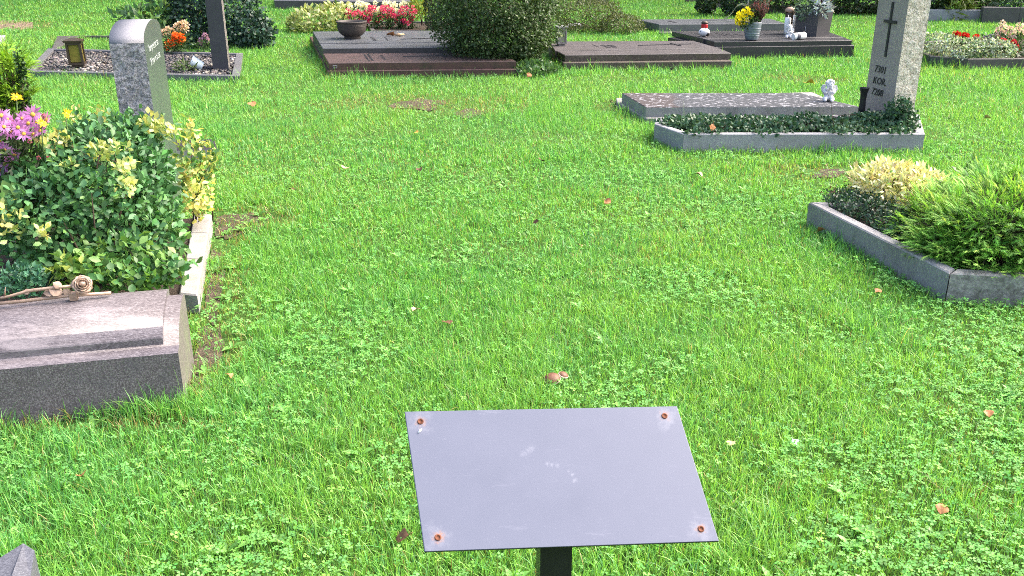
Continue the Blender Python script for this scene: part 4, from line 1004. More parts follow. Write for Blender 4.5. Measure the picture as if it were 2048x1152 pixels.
# ---- flower bed beyond the slate slab
fb4 = [G(742, 62, .06), G(1000, 64, .06), G(985, 44, .06), G(730, 44, .06)]
t = thing('flower_bed', 'narrow dark kerbed flower bed behind the slate slab', 'grave', centre(fb4)); Ii = kerb_parts(t, fb4, .07, 0, .07, M['darkkerb']); foot(fb4)
MB().prism(Ii, 0, .05, .01).build('soil', M['soil'], t)
Yw = G(790, 58, .06).y + .15
bush('variegated_plant', 'bushy pale green and cream leaved plant left of the white and pink flowers', 'plant', (PY(645, 56, Yw).x, Yw, 0),
    [(tuple(PY(628, 44, Yw)), (.38, .38, .24), 1.5), (tuple(PY(672, 40, Yw + .1)), (.36, .36, .26), 1.5), (tuple(PY(600, 50, Yw - .1)), (.2, .25, .15), .7)],
    1500, .085, [((.12, .20, .05), 2), ((.28, .34, .10), 3), ((.45, .48, .24), 2), ((.05, .10, .03), 1)], leaf_s(.5), 'leaf', 0, .45, .7, 120, stems=5)
WHT = [head_mesh('ball', [(.78, .76, .66), (.70, .70, .55), (.82, .82, .80)], 'petal', 60 + k) for k in range(2)]
PNK = [head_mesh('ball', [(.70, .07, .22), (.60, .04, .15), (.80, .25, .38)], 'petal', 63 + k) for k in range(3)]
ORD = ('leftmost', 'second from the left', 'third from the left', 'third from the right', 'second from the right', 'rightmost')
for k in range(6):
    x = 684 + k * 24; b = PY(x, 54, Yw + .25); rr_ = random.Random(k)
    small_flowers('white_begonia', 'white flowering begonia, %s in the row behind the pink ones' % ORD[k], (b.x, b.y, .05), [PY(x + rr_.uniform(-14, 14), rr_.uniform(6, 26), Yw + .22 + rr_.uniform(-.08, .08)) for _ in range(11)], .062, WHT, [((.06, .12, .03), 2), ((.14, .2, .06), 1)], 200 + k, 90, .15, 'white begonias behind the slate slab')
for k in range(6):
    x = 706 + k * 23; b = PY(x, 58, Yw); rr_ = random.Random(30 + k)
    small_flowers('pink_begonia', 'bright pink flowering begonia, %s in the front row behind the slate slab' % ORD[k], (b.x, b.y, .05), [PY(x + rr_.uniform(-13, 13), rr_.uniform(14, 48) + (6 if x < 730 else 0), Yw + rr_.uniform(-.1, .08)) for _ in range(13)], .055, PNK, LC, 220 + k, 110, .15, 'pink begonias behind the slate slab')
bush('golden_conifer', 'yellow green conifer tips beside the left of the round bush', 'conifer', tuple(PY(845, 50, Yw + .1)), [(tuple(PY(838, 6, Yw + .2)), (.13, .15, .22), 1)], 420, .10, [((.20, .26, .03), 2), ((.3, .34, .06), 1)], leaf_s(.2), 'needle', 0, .5, .6, 130, stems=3)
bush('dark_conifer', 'dark upright conifer pressed against the left side of the round bush', 'conifer', (PY(866, 60, Yw).x, Yw - .3, 0), [(tuple(PY(866, 20, Yw - .3)), (.14, .2, .5), 1)], 1900, .05, [((.015, .025, .012), 3), ((.04, .055, .02), 1)], leaf_s(.3), 'needle', 0, .6, .6, 131, stems=6)
q4 = [G(548, 20), G(826, 22), G(810, 5), G(560, 5)]; q4 = [G(550, 19.5), G(824, 23), G(812, 2), G(562, 2)]
t = slab_thing('dark_slab_kerb', 'long dark stone grave edge behind the begonias at the top', 'grave', [('kerb_stone', q4, 0, rise(700, 21, 0, 1.5), [M['darkkerb'], M['gravkerb']], .012)]); foot(q4)
q4 = [G(590, -4), G(700, -4), G(700, -10), G(590, -10)]

# ---- left foreground grave ------------------------------------------------------
# lectern shaped stone
FR = G(372, 815); Lw = 1.15; u = -EX
prof = [(0, 0), (.004, .203), (.012, .207), (.050, .211), (.066, .226), (.095, .250), (.14, .271), (.19, .286), (.25, .295), (.31, .294), (.338, .284), (.345, .262), (.345, 0)]
ls = thing('lectern_stone', 'polished flecked granite stone with a curved raised panel at the left edge', 'gravestone', FR)
def extr(prof, u0, u1, name, mats, mi_front=None):
    mb = MB(); n_ = len(prof)
    ends = [[FR + u * uu + EY * s + Z * z for s, z in prof] for uu in (u0, u1)]
    mb.add(ends[0] + ends[1], [tuple(range(n_)), tuple(reversed(range(n_, 2 * n_)))], len(mats) - 1)
    o = len(mb.v) - 2 * n_
    for i in range(n_):
        j = (i + 1) % n_; mb.f.append((o + i, o + j, o + n_ + j, o + n_ + i)); mb.mi.append(mi_front if (mi_front is not None and i == 0) else 0); mb.sm.append(2 < i < n_ - 3)
    return mb.build(name, mats, ls)
M['lectend'] = stone('lichened_stone_end', (.115, .108, .098), (.065, .06, .05), (.18, .172, .155), .75, 120, (.12, .15, .08), .5, bmp=.3)
extr(prof, 0, Lw, 'block', [M['lectern'], M['lectfront'], M['lectend']], 1)
pan = [(.055, .205)] + [(.058, .238), (.061, .243), (.09, .268), (.13, .288), (.18, .304), (.24, .314), (.29, .317), (.325, .314), (.335, .305)] + [(.335, .23)]
extr(pan, .050, Lw, 'raised_panel', [M['lectern'], M['lectern']])
foot([FR, FR + u * Lw, FR + u * Lw + EY * .345, FR + EY * .345])
# bronze rose lying along its back edge
def tp(x, y, dz=0): return PY(x, y, (FR + EY * .33).y - .03 + (x - 372) * .00045) + Z * dz
rose = thing('bronze_rose', 'weathered bronze rose with stem and leaves on the granite stone', 'ornament', tp(100, 592))
bar = [tp(-60, 612), tp(40, 603), tp(130, 592), tp(222, 586)]
MB().tube(bar, .0062, 8).build('bar', M['rosebronze'], rose)
MB().tube([tp(-30, 606, .006), tp(20, 597, .008), tp(60, 588, .012), tp(110, 582, .012), tp(150, 578, .012)], [.004, .005, .006, .006, .005], 7).build('stem', M['rosebronze'], rose)
MB().tube([tp(10, 598, .008), tp(11, 588, .012), tp(13, 582, .014)], [.003, .0025, .001], 5).build('thorn', M['rosebronze'], rose)
for (x, y, dx, dy) in ((62, 586, -10, 5), (98, 582, 20, 8), (112, 588, -16, 4), (128, 584, 10, 9), (142, 577, 14, -6), (125, 580, -12, -5)):
    a = tp(x, y, .010); b = tp(x + dx, y + dy, .012); d = b - a; L_ = d.length * 1.5; d.normalize(); s_ = d.cross(Vector((0, -.7, .7))).normalized(); nv = s_.cross(d); V = []; F = []
    for i, wv in enumerate((.05, .32, .42, .3, .02)):
        for k in (-1, 0, 1): V.append(a + d * (L_ * i / 4) + s_ * (k * wv * L_) + nv * ((.18 if k == 0 else .04) * L_ * .5))
    n_ = len(V); V += [q - nv * .004 for q in V]
    F = [(i * 3 + k, i * 3 + k + 1, i * 3 + k + 4, i * 3 + k + 3) for i in range(4) for k in (0, 1)]; F += [tuple(n_ + q for q in reversed(f)) for f in F]
    MB().add(V, F, 0, True).build('leaf', M['rosebronze'], rose)
rc = tp(166, 577, .014); rax = Vector((.45, -.75, .5)).normalized(); e1 = rax.orthogonal().normalized(); e2 = rax.cross(e1)
for ring, (nr, rad, hgt, tiltk) in enumerate(((5, .033, .010, 1.25), (5, .025, .016, 1.0), (4, .017, .022, .8), (3, .009, .026, .55))):
    for k in range(nr):
        a0_ = 2 * math.pi * k / nr + ring * .6; V = []; NU, NV = 6, 4
        for j in range(NV + 1):
            for i in range(NU + 1):
                aa = a0_ + (i / NU - .5) * 2 * math.pi / nr * 1.35; s_ = j / NV; rr_ = rad * (.35 + .65 * s_ ** .7) * (1 + .06 * math.sin(i * 2.1))
                hh_ = hgt * s_ - (.006 * (abs(i / NU - .5) * 2) ** 2) * s_ - (.004 * tiltk if s_ > .95 else 0)
                V.append(rc + e1 * (math.cos(aa) * rr_) + e2 * (math.sin(aa) * rr_) + rax * hh_)
        n_ = len(V); V += [q - rax * .0025 for q in V]
        F = [(j * (NU + 1) + i, j * (NU + 1) + i + 1, (j + 1) * (NU + 1) + i + 1, (j + 1) * (NU + 1) + i) for j in range(NV) for i in range(NU)]
        F += [tuple(n_ + q for q in reversed(f)) for f in F]
        F += [(NV * (NU + 1) + i, NV * (NU + 1) + i + 1, n_ + NV * (NU + 1) + i + 1, n_ + NV * (NU + 1) + i) for i in range(NU)]
        MB().add(V, F, 0, True).build('petal', M['rosebronze'], rose)
MB().ball(rc + rax * .014, .011, 0, 2).build('bud', M['rosebronze'], rose)
MB().obox(tp(147, 590, -.004), EX, EY, Z, .012, .012, .013).build('mount', M['rosebronze'], rose)

# pale kerb on the right side and soil
zk7 = rise(405, 628, 0, 590)
KR7 = [G(358, 586, zk7), G(394, 590, zk7), G(423, 428, zk7), G(388, 428, zk7)]
lgv = thing('planted_grave', 'grave planted with a variegated shrub inside a pale concrete kerb', 'grave', centre(KR7))
mids = [KR7[0].lerp(KR7[3], k) for k in (0, .38, .72, 1)], [KR7[1].lerp(KR7[2], k) for k in (0, .38, .72, 1)]
for i in range(3):
    g_ = EY * .0012; MB().prism([mids[0][i] + g_, mids[1][i] + g_, mids[1][i + 1] - g_, mids[0][i + 1] - g_], 0, zk7, .006).build('kerb_stone', M['kerbpale'], lgv)
so_ = [KR7[0], KR7[3], KR7[3] - EX * 1.2, KR7[0] - EX * 1.2]
MB().prism(so_, 0, zk7 - .02, .01).build('soil', M['soil'], lgv); foot([KR7[1], KR7[2], KR7[2] - EX * 1.3, KR7[1] - EX * 1.3])
foot([FR + EY * .3, FR + EY * .3 + u * 1.1, FR + EY * .75 + u * 1.1, FR + EY * .75 + u * .12])

# arched headstone
NN = PY(288, 86, 4.75); NN.z = 0; wA, tA = .735, .165; zA = PY(288, 86, 4.75).z
ah = thing('arched_headstone', 'round topped granite headstone with polished lettered face behind the variegated shrub', 'headstone', NN)
rA = wA / 2; pr = [(0, 0), (0, zA)]
top_z = PY(300, 45, 4.95).z - zA
for k in range(1, 25): a = math.pi * (1 - k / 24); pr.append((rA + rA * math.cos(a), zA + top_z * math.sin(a)))
pr += [(wA, 0)]
mb = MB(); n_ = len(pr); Fp = [NN + EY * s + Z * z for s, z in pr]; Bp = [q - EX * tA for q in Fp]
mb.add(Fp + Bp, [tuple(range(n_)), tuple(reversed(range(n_, 2 * n_)))], 2)
for i in range(1, n_ - 1):
    if i == n_ - 2: mb.f.append((i, i + 1, n_ + i + 1, n_ + i)); mb.mi.append(0); mb.sm.append(False)
    else: mb.f.append((i, i + 1, n_ + i + 1, n_ + i)); mb.mi.append(1); mb.sm.append(True)
rough_face(mb, NN - EX * tA, EX, Z, -EY, tA, zA, 14, 80, .006, 0, 21)
mb.build('stone', [M['roughgran'], M['smoothgran'], M['polgreen']], ah)
for s_, y in (('harprezza ca', 106), ('kizna o a sza', 133)):
    zz = PY(299, y, 4.85).z; text_mesh('lettering', s_, NN + EY * .13 + EX * .002 + Z * zz, EY, Z, EX, .056, M['lettersilver'], ah, 0, .001, 1.35)
q4 = [G(335, 302, .09), G(434, 297, .09), G(429, 278, .09), G(338, 281, .09)]
slab_thing('small_dark_slab', 'low dark stone slab showing just right of the arched headstone', 'grave', [('slab', q4, 0, .09, [M['kerbblue'], M['blackgran']], .006)]); foot(q4)

# variegated shrub
GRN = [((.045, .118, .046), 3), ((.075, .185, .066), 3.5), ((.11, .25, .08), 2.4), ((.18, .33, .085), 1.2)]
GLD = [((.10, .20, .06), 2.6), ((.28, .36, .10), 1.8), ((.50, .50, .17), 2), ((.62, .60, .32), 1.8)]
MIX = [((.06, .15, .045), 2.5), ((.11, .22, .05), 2.5), ((.26, .33, .07), 1), ((.5, .48, .14), .5)]
gb = G(215, 560, zk7)
LT = leaf_t(.60)
bush('green_euonymus', 'big round shrub of blue green oval leaves in front of the arched headstone', 'shrub', tuple(gb),
    [(tuple(PY(205, 395, 4.02)), (.30, .36, .32), 3), (tuple(PY(110, 440, 3.85)), (.24, .30, .25), 1.6), (tuple(PY(272, 355, 4.2)), (.13, .25, .29), 1.1), (tuple(PY(310, 470, 3.9)), (.12, .2, .14), .6), (tuple(PY(225, 330, 4.25)), (.26, .22, .24), 1)],
    9500, .036, GRN, LT, 'waxy', 300, .35, .75, 141, (.62, 1.05), .2, 6, 22, .006, zk7)
bush('golden_sprays', 'golden variegated sprays at the right side of the arched headstone', 'shrub', tuple(G(395, 440, zk7)),
    [(tuple(PY(388, 330, 4.62)), (.075, .12, .20), 2), (tuple(PY(395, 400, 4.5)), (.06, .1, .10), 1), (tuple(PY(408, 318, 4.65)), (.065, .1, .1), .9), (tuple(PY(378, 260, 4.7)), (.03, .06, .06), .3)],
    620, .035, [((.08, .19, .06), 1.6), ((.26, .36, .10), 1.5), ((.58, .56, .16), 2.2), ((.66, .64, .32), 1.6)], LT, 'leaf', 240, .5, .7, 142, (.5, 1.1), .25, 6, 8, .004, zk7)
bush('golden_sprays', 'cream and gold leaf sprays on top of the green shrub left of the headstone edge', 'shrub', tuple(PY(240, 330, 3.85)),
    [(tuple(PY(215, 300, 3.80)), (.085, .08, .03), 1), (tuple(PY(248, 335, 3.70)), (.035, .04, .04), .6), (tuple(PY(250, 372, 3.66)), (.03, .03, .03), .4), (tuple(PY(110, 285, 3.95)), (.07, .08, .04), .9), (tuple(PY(305, 243, 4.25)), (.06, .08, .04), .7), (tuple(PY(330, 262, 4.3)), (.05, .06, .04), .6), (tuple(PY(180, 235, 4.4)), (.12, .08, .05), .8), (tuple(PY(12, 440, 3.55)), (.045, .06, .10), .6), (tuple(PY(85, 465, 3.5)), (.03, .03, .02), .25), (tuple(PY(140, 330, 3.75)), (.03, .03, .02), .2)],
    600, .031, GLD, LT, 'leaf', 160, .5, .7, 143, (.4, 1.1), .25, 6, 5, .003, zk7)
bush('trailing_sprays', 'light green trailing sprays along the foot of the shrub by the pale kerb', 'shrub', tuple(G(300, 570, zk7)),
    [(tuple(PY(330, 540, 3.52)), (.10, .13, .055), 1.3), (tuple(PY(255, 552, 3.42)), (.12, .10, .05), 1.2), (tuple(PY(165, 540, 3.42)), (.12, .10, .07), 1.2), (tuple(PY(235, 500, 3.55)), (.16, .1, .07), 1)],
    950, .041, MIX, LT, 'leaf', 240, .3, .8, 144, (.4, 1.1), .2, 6, 12, .003, zk7)
# sedum at the lower left
bush('stonecrop', 'small blue green fleshy leaved plant behind the bronze rose', 'plant', tuple(G(50, 590, zk7)),
    [(tuple(PY(48, 562, 3.34)), (.095, .08, .065), 1)], 620, .026, [((.05, .14, .08), 2), ((.09, .21, .12), 2), ((.15, .28, .17), 1)], leaf_t(.45), 'waxy', 200, .55, .6, 145, (.5, 1.05), .15, 6, 4, .003, zk7)
# asters
AST = [head_mesh('ray', [(.58, .24, .58), (.68, .34, .66), (.50, .18, .50)], 'petal', 70 + k) for k in range(3)]
o_ = MB().ball((0, 0, .10), .24, 0, 2, (1, 1, .55)).build('flower_centre', M['deadyellow']); CEN = o_.data; bpy.data.objects.remove(o_)
ast = thing('pink_asters', 'bunch of pinkish purple asters at the left edge beside the green shrub', 'flower', G(30, 440, zk7))
r = random.Random(8); mb = MB(); ab = Vector(ast.location)
for k, (x, y) in enumerate(((66, 229), (45, 237), (36, 255), (48, 268), (67, 269), (81, 262), (8, 254), (14, 238), (3, 232), (9, 301), (29, 311), (4, 341), (11, 328), (94, 240), (1, 281), (25, 246), (57, 247), (20, 262), (-12, 245), (-14, 300), (-20, 265), (74, 243))):
    q = PY(x, y, 3.92 + r.uniform(-.06, .06)); mb.tube([ab + Vector((r.uniform(-.05, .05), r.uniform(-.05, .05), 0)), (ab + q) / 2, q - Z * .008], [.004, .003, .003], 4)
    d = Vector((r.uniform(-.4, .6), r.uniform(-1.3, -.5), r.uniform(.2, .9))); fo = put(AST[k % 3], 'flower', ast, q, r.uniform(.032, .042), d, r.uniform(0, 6))
    c_ = bpy.data.objects.new('flower_centre', CEN); C.objects.link(c_); c_.parent = fo
BUD = [head_mesh('ball', [(.5, .12, .25), (.42, .1, .18), (.35, .16, .14)], 'petal', 77)]
for x, y in ((78, 316), (97, 317), (64, 336), (60, 283), (30, 460), (88, 232)):
    q = PY(x, y, 3.85); put(BUD[0], 'bud', ast, q, .014); mb.tube([ab, (ab + q) / 2, q], [.003, .003, .002], 4)
mb.build('stem', M['stem'], ast)
pp, nn = bush_points([(tuple(PY(38, 315, 3.98)), (.17, .15, .2), 2), (tuple(PY(25, 400, 3.9)), (.16, .12, .14), 1)], 900, (.3, 1), seed=151, zmin=zk7)
leafy(ast, pp, unit(nn + (0, 0, .2) + .7 * rng.normal(size=nn.shape)), unit(nn + .4 * rng.normal(size=nn.shape)), rng.uniform(.03, .07, len(pp)), pick_cols([((.03, .06, .02), 3), ((.06, .10, .03), 2), ((.12, .13, .04), .7), ((.09, .06, .05), .6)], len(pp), pp, 152), leaf_s(.26), M['leaf'])
bl = leaf_t(.6)
for (x, y, dx, dy, c_) in ((5, 360, .6, -1, (.12, .22, .05)), (15, 375, .2, -1, (.16, .26, .06)), (8, 398, -.1, -1, (.55, .45, .06)), (4, 420, .1, -1, (.45, .36, .05)), (22, 365, .8, -.7, (.1, .19, .04))):
    me = tinted_mesh(*bl, c_, M['leaf'], 'leaf'); q = PY(x, y, 3.72); o_ = bpy.data.objects.new('leaf', me); C.objects.link(o_); o_.parent = ast
    Rm = frames(np.array([[dx * .7, -.3, dy * .8]]), np.array([[.2, -1, .4]]))[0] * .085
    mm = Matrix.Identity(4)
    for i in range(3):
        for j in range(3): mm[i][j] = Rm[i, j]
        mm[i][3] = q[i] - ast.location[i]
    o_.matrix_local = mm
GAI = [head_mesh('ray', [(.85, .48, .01), (.8, .38, .01), (.88, .58, .03)], 'petal', 80)]
for k, (x, y, lb, d) in enumerate(((33, 195, 'yellow orange flower standing tall above the asters at the left edge', Vector((.3, -.5, .7))), (132, 227, 'yellow flower seen side on between the asters and the arched headstone', Vector((.9, -.3, .15))), (83, 247, 'drooping yellow flower on the right of the asters', Vector((.5, -.3, .5))))):
    q = PY(x, y, 4.05 if k != 2 else 3.86); t = thing('yellow_flower', lb, 'flower', G(x + 12, 430, zk7)); fo = put(GAI[0], 'flower', t, q, .024, d, k)
    c_ = bpy.data.objects.new('flower_centre', CEN); C.objects.link(c_); c_.parent = fo
    MB().tube([t.location, PY(x + 4, y + 70, q.y), q], [.004, .003, .003], 5).build('stem', M['stem'], t)
# small bright conifer and dark sprig further back
q = PY(5, 205, 4.75)
juniper('bright_conifer', 'fresh yellow green conifer at the left edge behind the asters', (q.x, q.y, .05), [(tuple(PY(5, 150, 4.75)), (.095, .12, .15), 1), (tuple(PY(-25, 150, 4.8)), (.12, .15, .2), 1), (tuple(PY(32, 190, 4.7)), (.06, .08, .06), .4)], 2200, .055, [((.12, .24, .02), 2), ((.19, .33, .025), 2), ((.07, .15, .02), 1)], 161, 9, 90)
bush('boxwood_sprig', 'slim upright small leaved sprig beside the bright conifer', 'shrub', tuple(PY(46, 225, 4.7)), [(tuple(PY(42, 140, 4.7)), (.018, .02, .10), 1), (tuple(PY(42, 195, 4.7)), (.05, .05, .08), 1.2)], 420, .022, [((.03, .07, .02), 3), ((.09, .15, .05), 1)], leaf_s(.6), 'waxy', 0, .4, .8, 162, (.2, 1.1), stems=6, stem_r=.003)

# ---- sign plate on its post in front
Pc = [Vector(q) for q in ((-.1618, 1.2126, .8303), (.2560, 1.2532, .8175), (.2966, 1.0871, .6896), (-.1213, 1.0465, .7023))]   # TL TR BR BL
pf = PY(1110, 1098, 1.10); post_xy = Vector((pf.x, pf.y + .028, 0))
sg = thing('sign_plate', 'blank slanted grey metal plate with four rusty bolts on a black post', 'sign', post_xy)
ux = (Pc[1] - Pc[0]).normalized(); uy = (Pc[0] - Pc[3]).normalized(); un = ux.cross(uy).normalized()
def at_plate(px, py, k=0.0):
    d = ray(px, py); o = Vector((0, 0, CAM_H)); t_ = (Pc[0] - o).dot(un) / d.dot(un); return o + d * t_ + un * k
th = .005; ch = .0008; ctr = sum(Pc, Vector()) / 4
V = [q - un * th for q in Pc] + [q - un * ch for q in Pc] + [q + (ctr - q).normalized() * ch * 1.5 for q in Pc]
F = [(0, 1, 2, 3)] + [(a + i, a + (i + 1) % 4, a + 4 + (i + 1) % 4, a + 4 + i) for a in (0, 4) for i in range(4)] + [(11, 10, 9, 8)]
mb = MB().add(V, F); mb.mi = [1, 1, 1, 1, 1, 0, 0, 0, 0, 0]
BOLTS = ((841, 843), (1329, 832), (1402, 1058), (876, 1075))
t_ = M['plate'].node_tree; pn_ = t_.nodes['Principled BSDF']; tcn = t_.nodes.new('ShaderNodeTexCoord')
cur = pn_.inputs['Base Color'].links[0].from_socket
def near_mask(pos, r0, r1, breakup, amt, c_):
    global cur
    d = t_.nodes.new('ShaderNodeVectorMath'); d.operation = 'DISTANCE'; lk(t_, tcn.outputs['Object'], d.inputs[0]); d.inputs[1].default_value = pos
    nz = noise(t_, tcn.outputs['Object'], breakup, 6, .7); ad = t_.nodes.new('ShaderNodeMath'); ad.operation = 'MULTIPLY_ADD'
    lk(t_, nz, ad.inputs[0]); ad.inputs[1].default_value = r1 * 3.0; lk(t_, d.outputs['Value'], ad.inputs[2])
    mr = t_.nodes.new('ShaderNodeMapRange'); mr.interpolation_type = 'SMOOTHSTEP'; lk(t_, ad.outputs[0], mr.inputs[0])
    mr.inputs['From Min'].default_value = r0 + r1 * 1.2; mr.inputs['From Max'].default_value = r1 + r1 * 1.5; mr.inputs['To Min'].default_value = amt; mr.inputs['To Max'].default_value = 0
    cur = mix(t_, mr.outputs[0], cur, c_)
for k, q in enumerate(BOLTS):
    pos = at_plate(*q) - sg.location
    near_mask(pos, .006, .026, 60, .20, (.34, .34, .38)); near_mask(pos, .003, .0105, 150, .85 if k > 1 else .5, (.30, .15, .09))
for q, r_, a_ in (((1064, 895), .008, .12), ((1056, 901), .009, .14), ((1046, 908), .008, .12), ((1094, 927), .004, .25), ((1104, 928), .005, .3), ((1115, 930), .005, .22), ((1138, 943), .003, .28), ((1145, 949), .004, .25), ((1150, 960), .005, .28)):
    near_mask(at_plate(*q) - sg.location, r_ * .1, r_, 240, a_ * .8, (.38, .38, .43))
lk(t_, cur, pn_.inputs['Base Color'])
mb.build('plate', [M['plate'], M['blackpaint']], sg)
for q in BOLTS:
    c_ = at_plate(*q)
    MB().lathe(c_, [(.0048, .0002), (.0046, .0011), (.0030, .0013), (.0026, .0004), (0, .0004)], 14, 0, un).build('bolt', M['rust'], sg)
hp = (pf - un * th).z; po = post_xy; hw = .0235
top_c = [po + Vector((a * hw, b * hw, 0)) for a, b in ((-1, -1), (1, -1), (1, 1), (-1, 1))]
def plane_z(q): return (ctr - un * (th + .0005) - Vector((q.x, q.y, 0))).dot(un) / un.z
yw = R(5.5); rot = Matrix.Rotation(yw, 3, 'Z'); top_c = [po + rot @ Vector((a * hw, b * hw, 0)) for a, b in ((-1, -1), (1, -1), (1, 1), (-1, 1))]
V = top_c + [Vector((q.x, q.y, plane_z(q))) for q in top_c]
MB().add(V, [(3, 2, 1, 0), (4, 5, 6, 7)] + [(i, (i + 1) % 4, 4 + (i + 1) % 4, 4 + i) for i in range(4)]).build('post', M['blackpaint'], sg)
c_ = at_plate(840, 862, .0012); sd_ = thing('pale_seed', 'tiny pale seed husk lying on the plate below its upper left bolt', 'seed', c_)
MB().ball(c_, .0016, 0, 1, (3.2, 1, .8), (Matrix.Rotation(.9, 3, un) @ ux, Matrix.Rotation(.9, 3, un) @ uy, un)).build('husk', M['wax'], sd_)

# ---- stone tip in the bottom left corner
zS = .30; pts = [(-60, 1215), (-40, 1140), (46, 1087), (69, 1101), (60, 1160), (40, 1260)]
PS = [G(x, y, zS) for x, y in pts]; rp = [G(47, 1088, zS) + Z * .002, G(30, 1152, zS) + Z * .014, G(0, 1240, zS) + Z * .014]
stn = thing('pointed_stone', 'grey stone with a ridged pointed corner at the bottom left edge', 'gravestone', centre(PS))
V = PS + rp + [Vector((q.x, q.y, 0)) for q in PS]
F = [(0, 1, 2, 6, 7, 8), (6, 3, 4, 7), (7, 4, 5, 8), (2, 3, 6), (0, 8, 5)] + [(i, (i + 1) % 6, 9 + (i + 1) % 6, 9 + i) for i in range(6)]
MB().add(V, F).build('stone', M['starstone'], stn); foot(PS)

# ---- mushrooms
for (px, py, rr_, lb, tl) in ((1104, 774, .0295, 'larger brown mushroom in the lawn above the plate', (-.1, -.25, 1)), (1126, 768, .0185, 'smaller pale edged mushroom leaning beside the larger one', (.35, -.1, 1))):
    p = G(px, py, .0); t = thing('mushroom', lb, 'mushroom', p); axm = Vector(tl).normalized(); zc = .030 if rr_ > .02 else .034
    MB().lathe(p, [(rr_ * .28, 0), (rr_ * .22, zc * .5), (rr_ * .24, zc)], 12).build('stalk', M['mushstem'], t)
    MB().lathe(p + Z * zc, [(rr_ * .2, .0), (rr_ * .9, -.002), (rr_ * 1.0, .0), (rr_ * .99, rr_ * .12), (rr_ * .88, rr_ * .34), (rr_ * .66, rr_ * .53), (rr_ * .36, rr_ * .63), (0, rr_ * .66)], 28, 0, axm).build('cap', M['mush'], t)
    MB().lathe(p + Z * zc, [(rr_ * .97, -.0015), (rr_ * 1.035, .0005), (rr_ * 1.01, .004)], 28, 0, axm).build('cap_rim', M['mushstem'], t)

# ---- fallen leaves
for i, (x, y, s_, m_, lb) in enumerate((
    (895, 648, .045, 'deaddark', 'dark brown fallen leaf in the middle of the lawn left of the mushrooms'), (830, 622, .035, 'deadpale', 'pale pink brown fallen leaf up left of the dark brown one'),
    (690, 338, .055, 'deadpale', 'pale fallen leaf in the upper lawn right of the arched headstone'), (840, 341, .045, 'deaddark', 'small dark leaf in the upper lawn right of the pale leaf'),
    (833, 266, .05, 'deadyellow', 'orange fallen leaf in the lawn below the bare patch'), (583, 380, .04, 'deaddark', 'thin dark leaf in the lawn right of the golden sprays'),
    (1082, 322, .05, 'deaddark', 'dark curled leaf in the centre of the upper lawn'), (1215, 405, .045, 'deadleaf', 'reddish leaf in the lawn below the ivy grave corner'),
    (1398, 352, .05, 'deadpale', 'pale brown leaf in front of the pale grey granite kerb'), (1160, 491, .03, 'deadpale', 'tiny tan leaf in the centre of the lawn'),
    (1590, 886, .024, 'wax', 'whitish leaf in the lawn right of the plate'), (1757, 584, .035, 'deadleaf', 'rusty leaf in the grass beside the blue grey kerb'),
    (1643, 464, .05, 'deadleaf', 'curled brown leaf lying against the blue grey kerb'), (165, 955, .035, 'deadleaf', 'orange brown leaf in the lower left lawn'),
    (805, 1078, .045, 'deaddark', 'dark brown curled leaf left of the plate lower corner'), (1882, 1020, .035, 'deadleaf', 'brown leaf in the lower right lawn'),
    (1975, 829, .03, 'deadleaf', 'small brown leaf near the right edge below the kerbed grave'), (1462, 889, .025, 'deadpale', 'tiny pale leaf just right of the plate'),
    (1072, 446, .04, 'deaddark', 'dark leaf in the lawn below the dark curled one'), (457, 754, .03, 'deadleaf', 'small brown leaf right of the polished granite stone'),
    (1510, 62.5, .06, 'deadpale', ''), (1355, 131, .08, 'deadyellow', 'yellowish leaf in the grass in front of the black grave'), (1058, 152, .065, 'deadleaf', 'brown leaf in the grass below the round bush'),
    (1620, 168, .09, 'deadyellow', 'yellow brown leaf in the grass left of the white angel'), (1975, 238, .06, 'deadpale', 'pale leaf in the grass right of the tall headstone'), (505, 210, .08, 'deadleaf', 'brown leaf in the grass right of the gravel grave'))):
    if lb: dead_leaf(x, y, .032 if y > 500 else .045, s_, m_, lb, 300 + i, tilt=.7)

# ------------------------------------------------------------------ the lawn
def inside(x, y, poly):
    c = np.zeros(len(x), bool); n_ = len(poly)
    for i in range(n_):
        (x0, y0), (x1, y1) = poly[i], poly[(i + 1) % n_]
        if y0 == y1: continue
        c ^= ((y0 > y) != (y1 > y)) & (x < (x1 - x0) * (y - y0) / (y1 - y0) + x0)
    return c
def edge_dist(x, y, lim=.14):
    D = np.full(len(x), 9.0)
    for poly in FOOT:
        xs = [q[0] for q in poly]; ys = [q[1] for q in poly]
        m = (x > min(xs) - lim) & (x < max(xs) + lim) & (y > min(ys) - lim) & (y < max(ys) + lim)
        if not m.any(): continue
        px, py = x[m], y[m]; d = np.full(len(px), 9.0)
        for i in range(len(poly)):
            (x0, y0), (x1, y1) = poly[i], poly[(i + 1) % len(poly)]; L2 = (x1 - x0) ** 2 + (y1 - y0) ** 2 + 1e-9
            t = np.clip(((px - x0) * (x1 - x0) + (py - y0) * (y1 - y0)) / L2, 0, 1)
            d = np.minimum(d, np.hypot(px - x0 - t * (x1 - x0), py - y0 - t * (y1 - y0)))
        ins = inside(px, py, poly); d[ins] = -1
        D[m] = np.minimum(D[m], d)
    return D
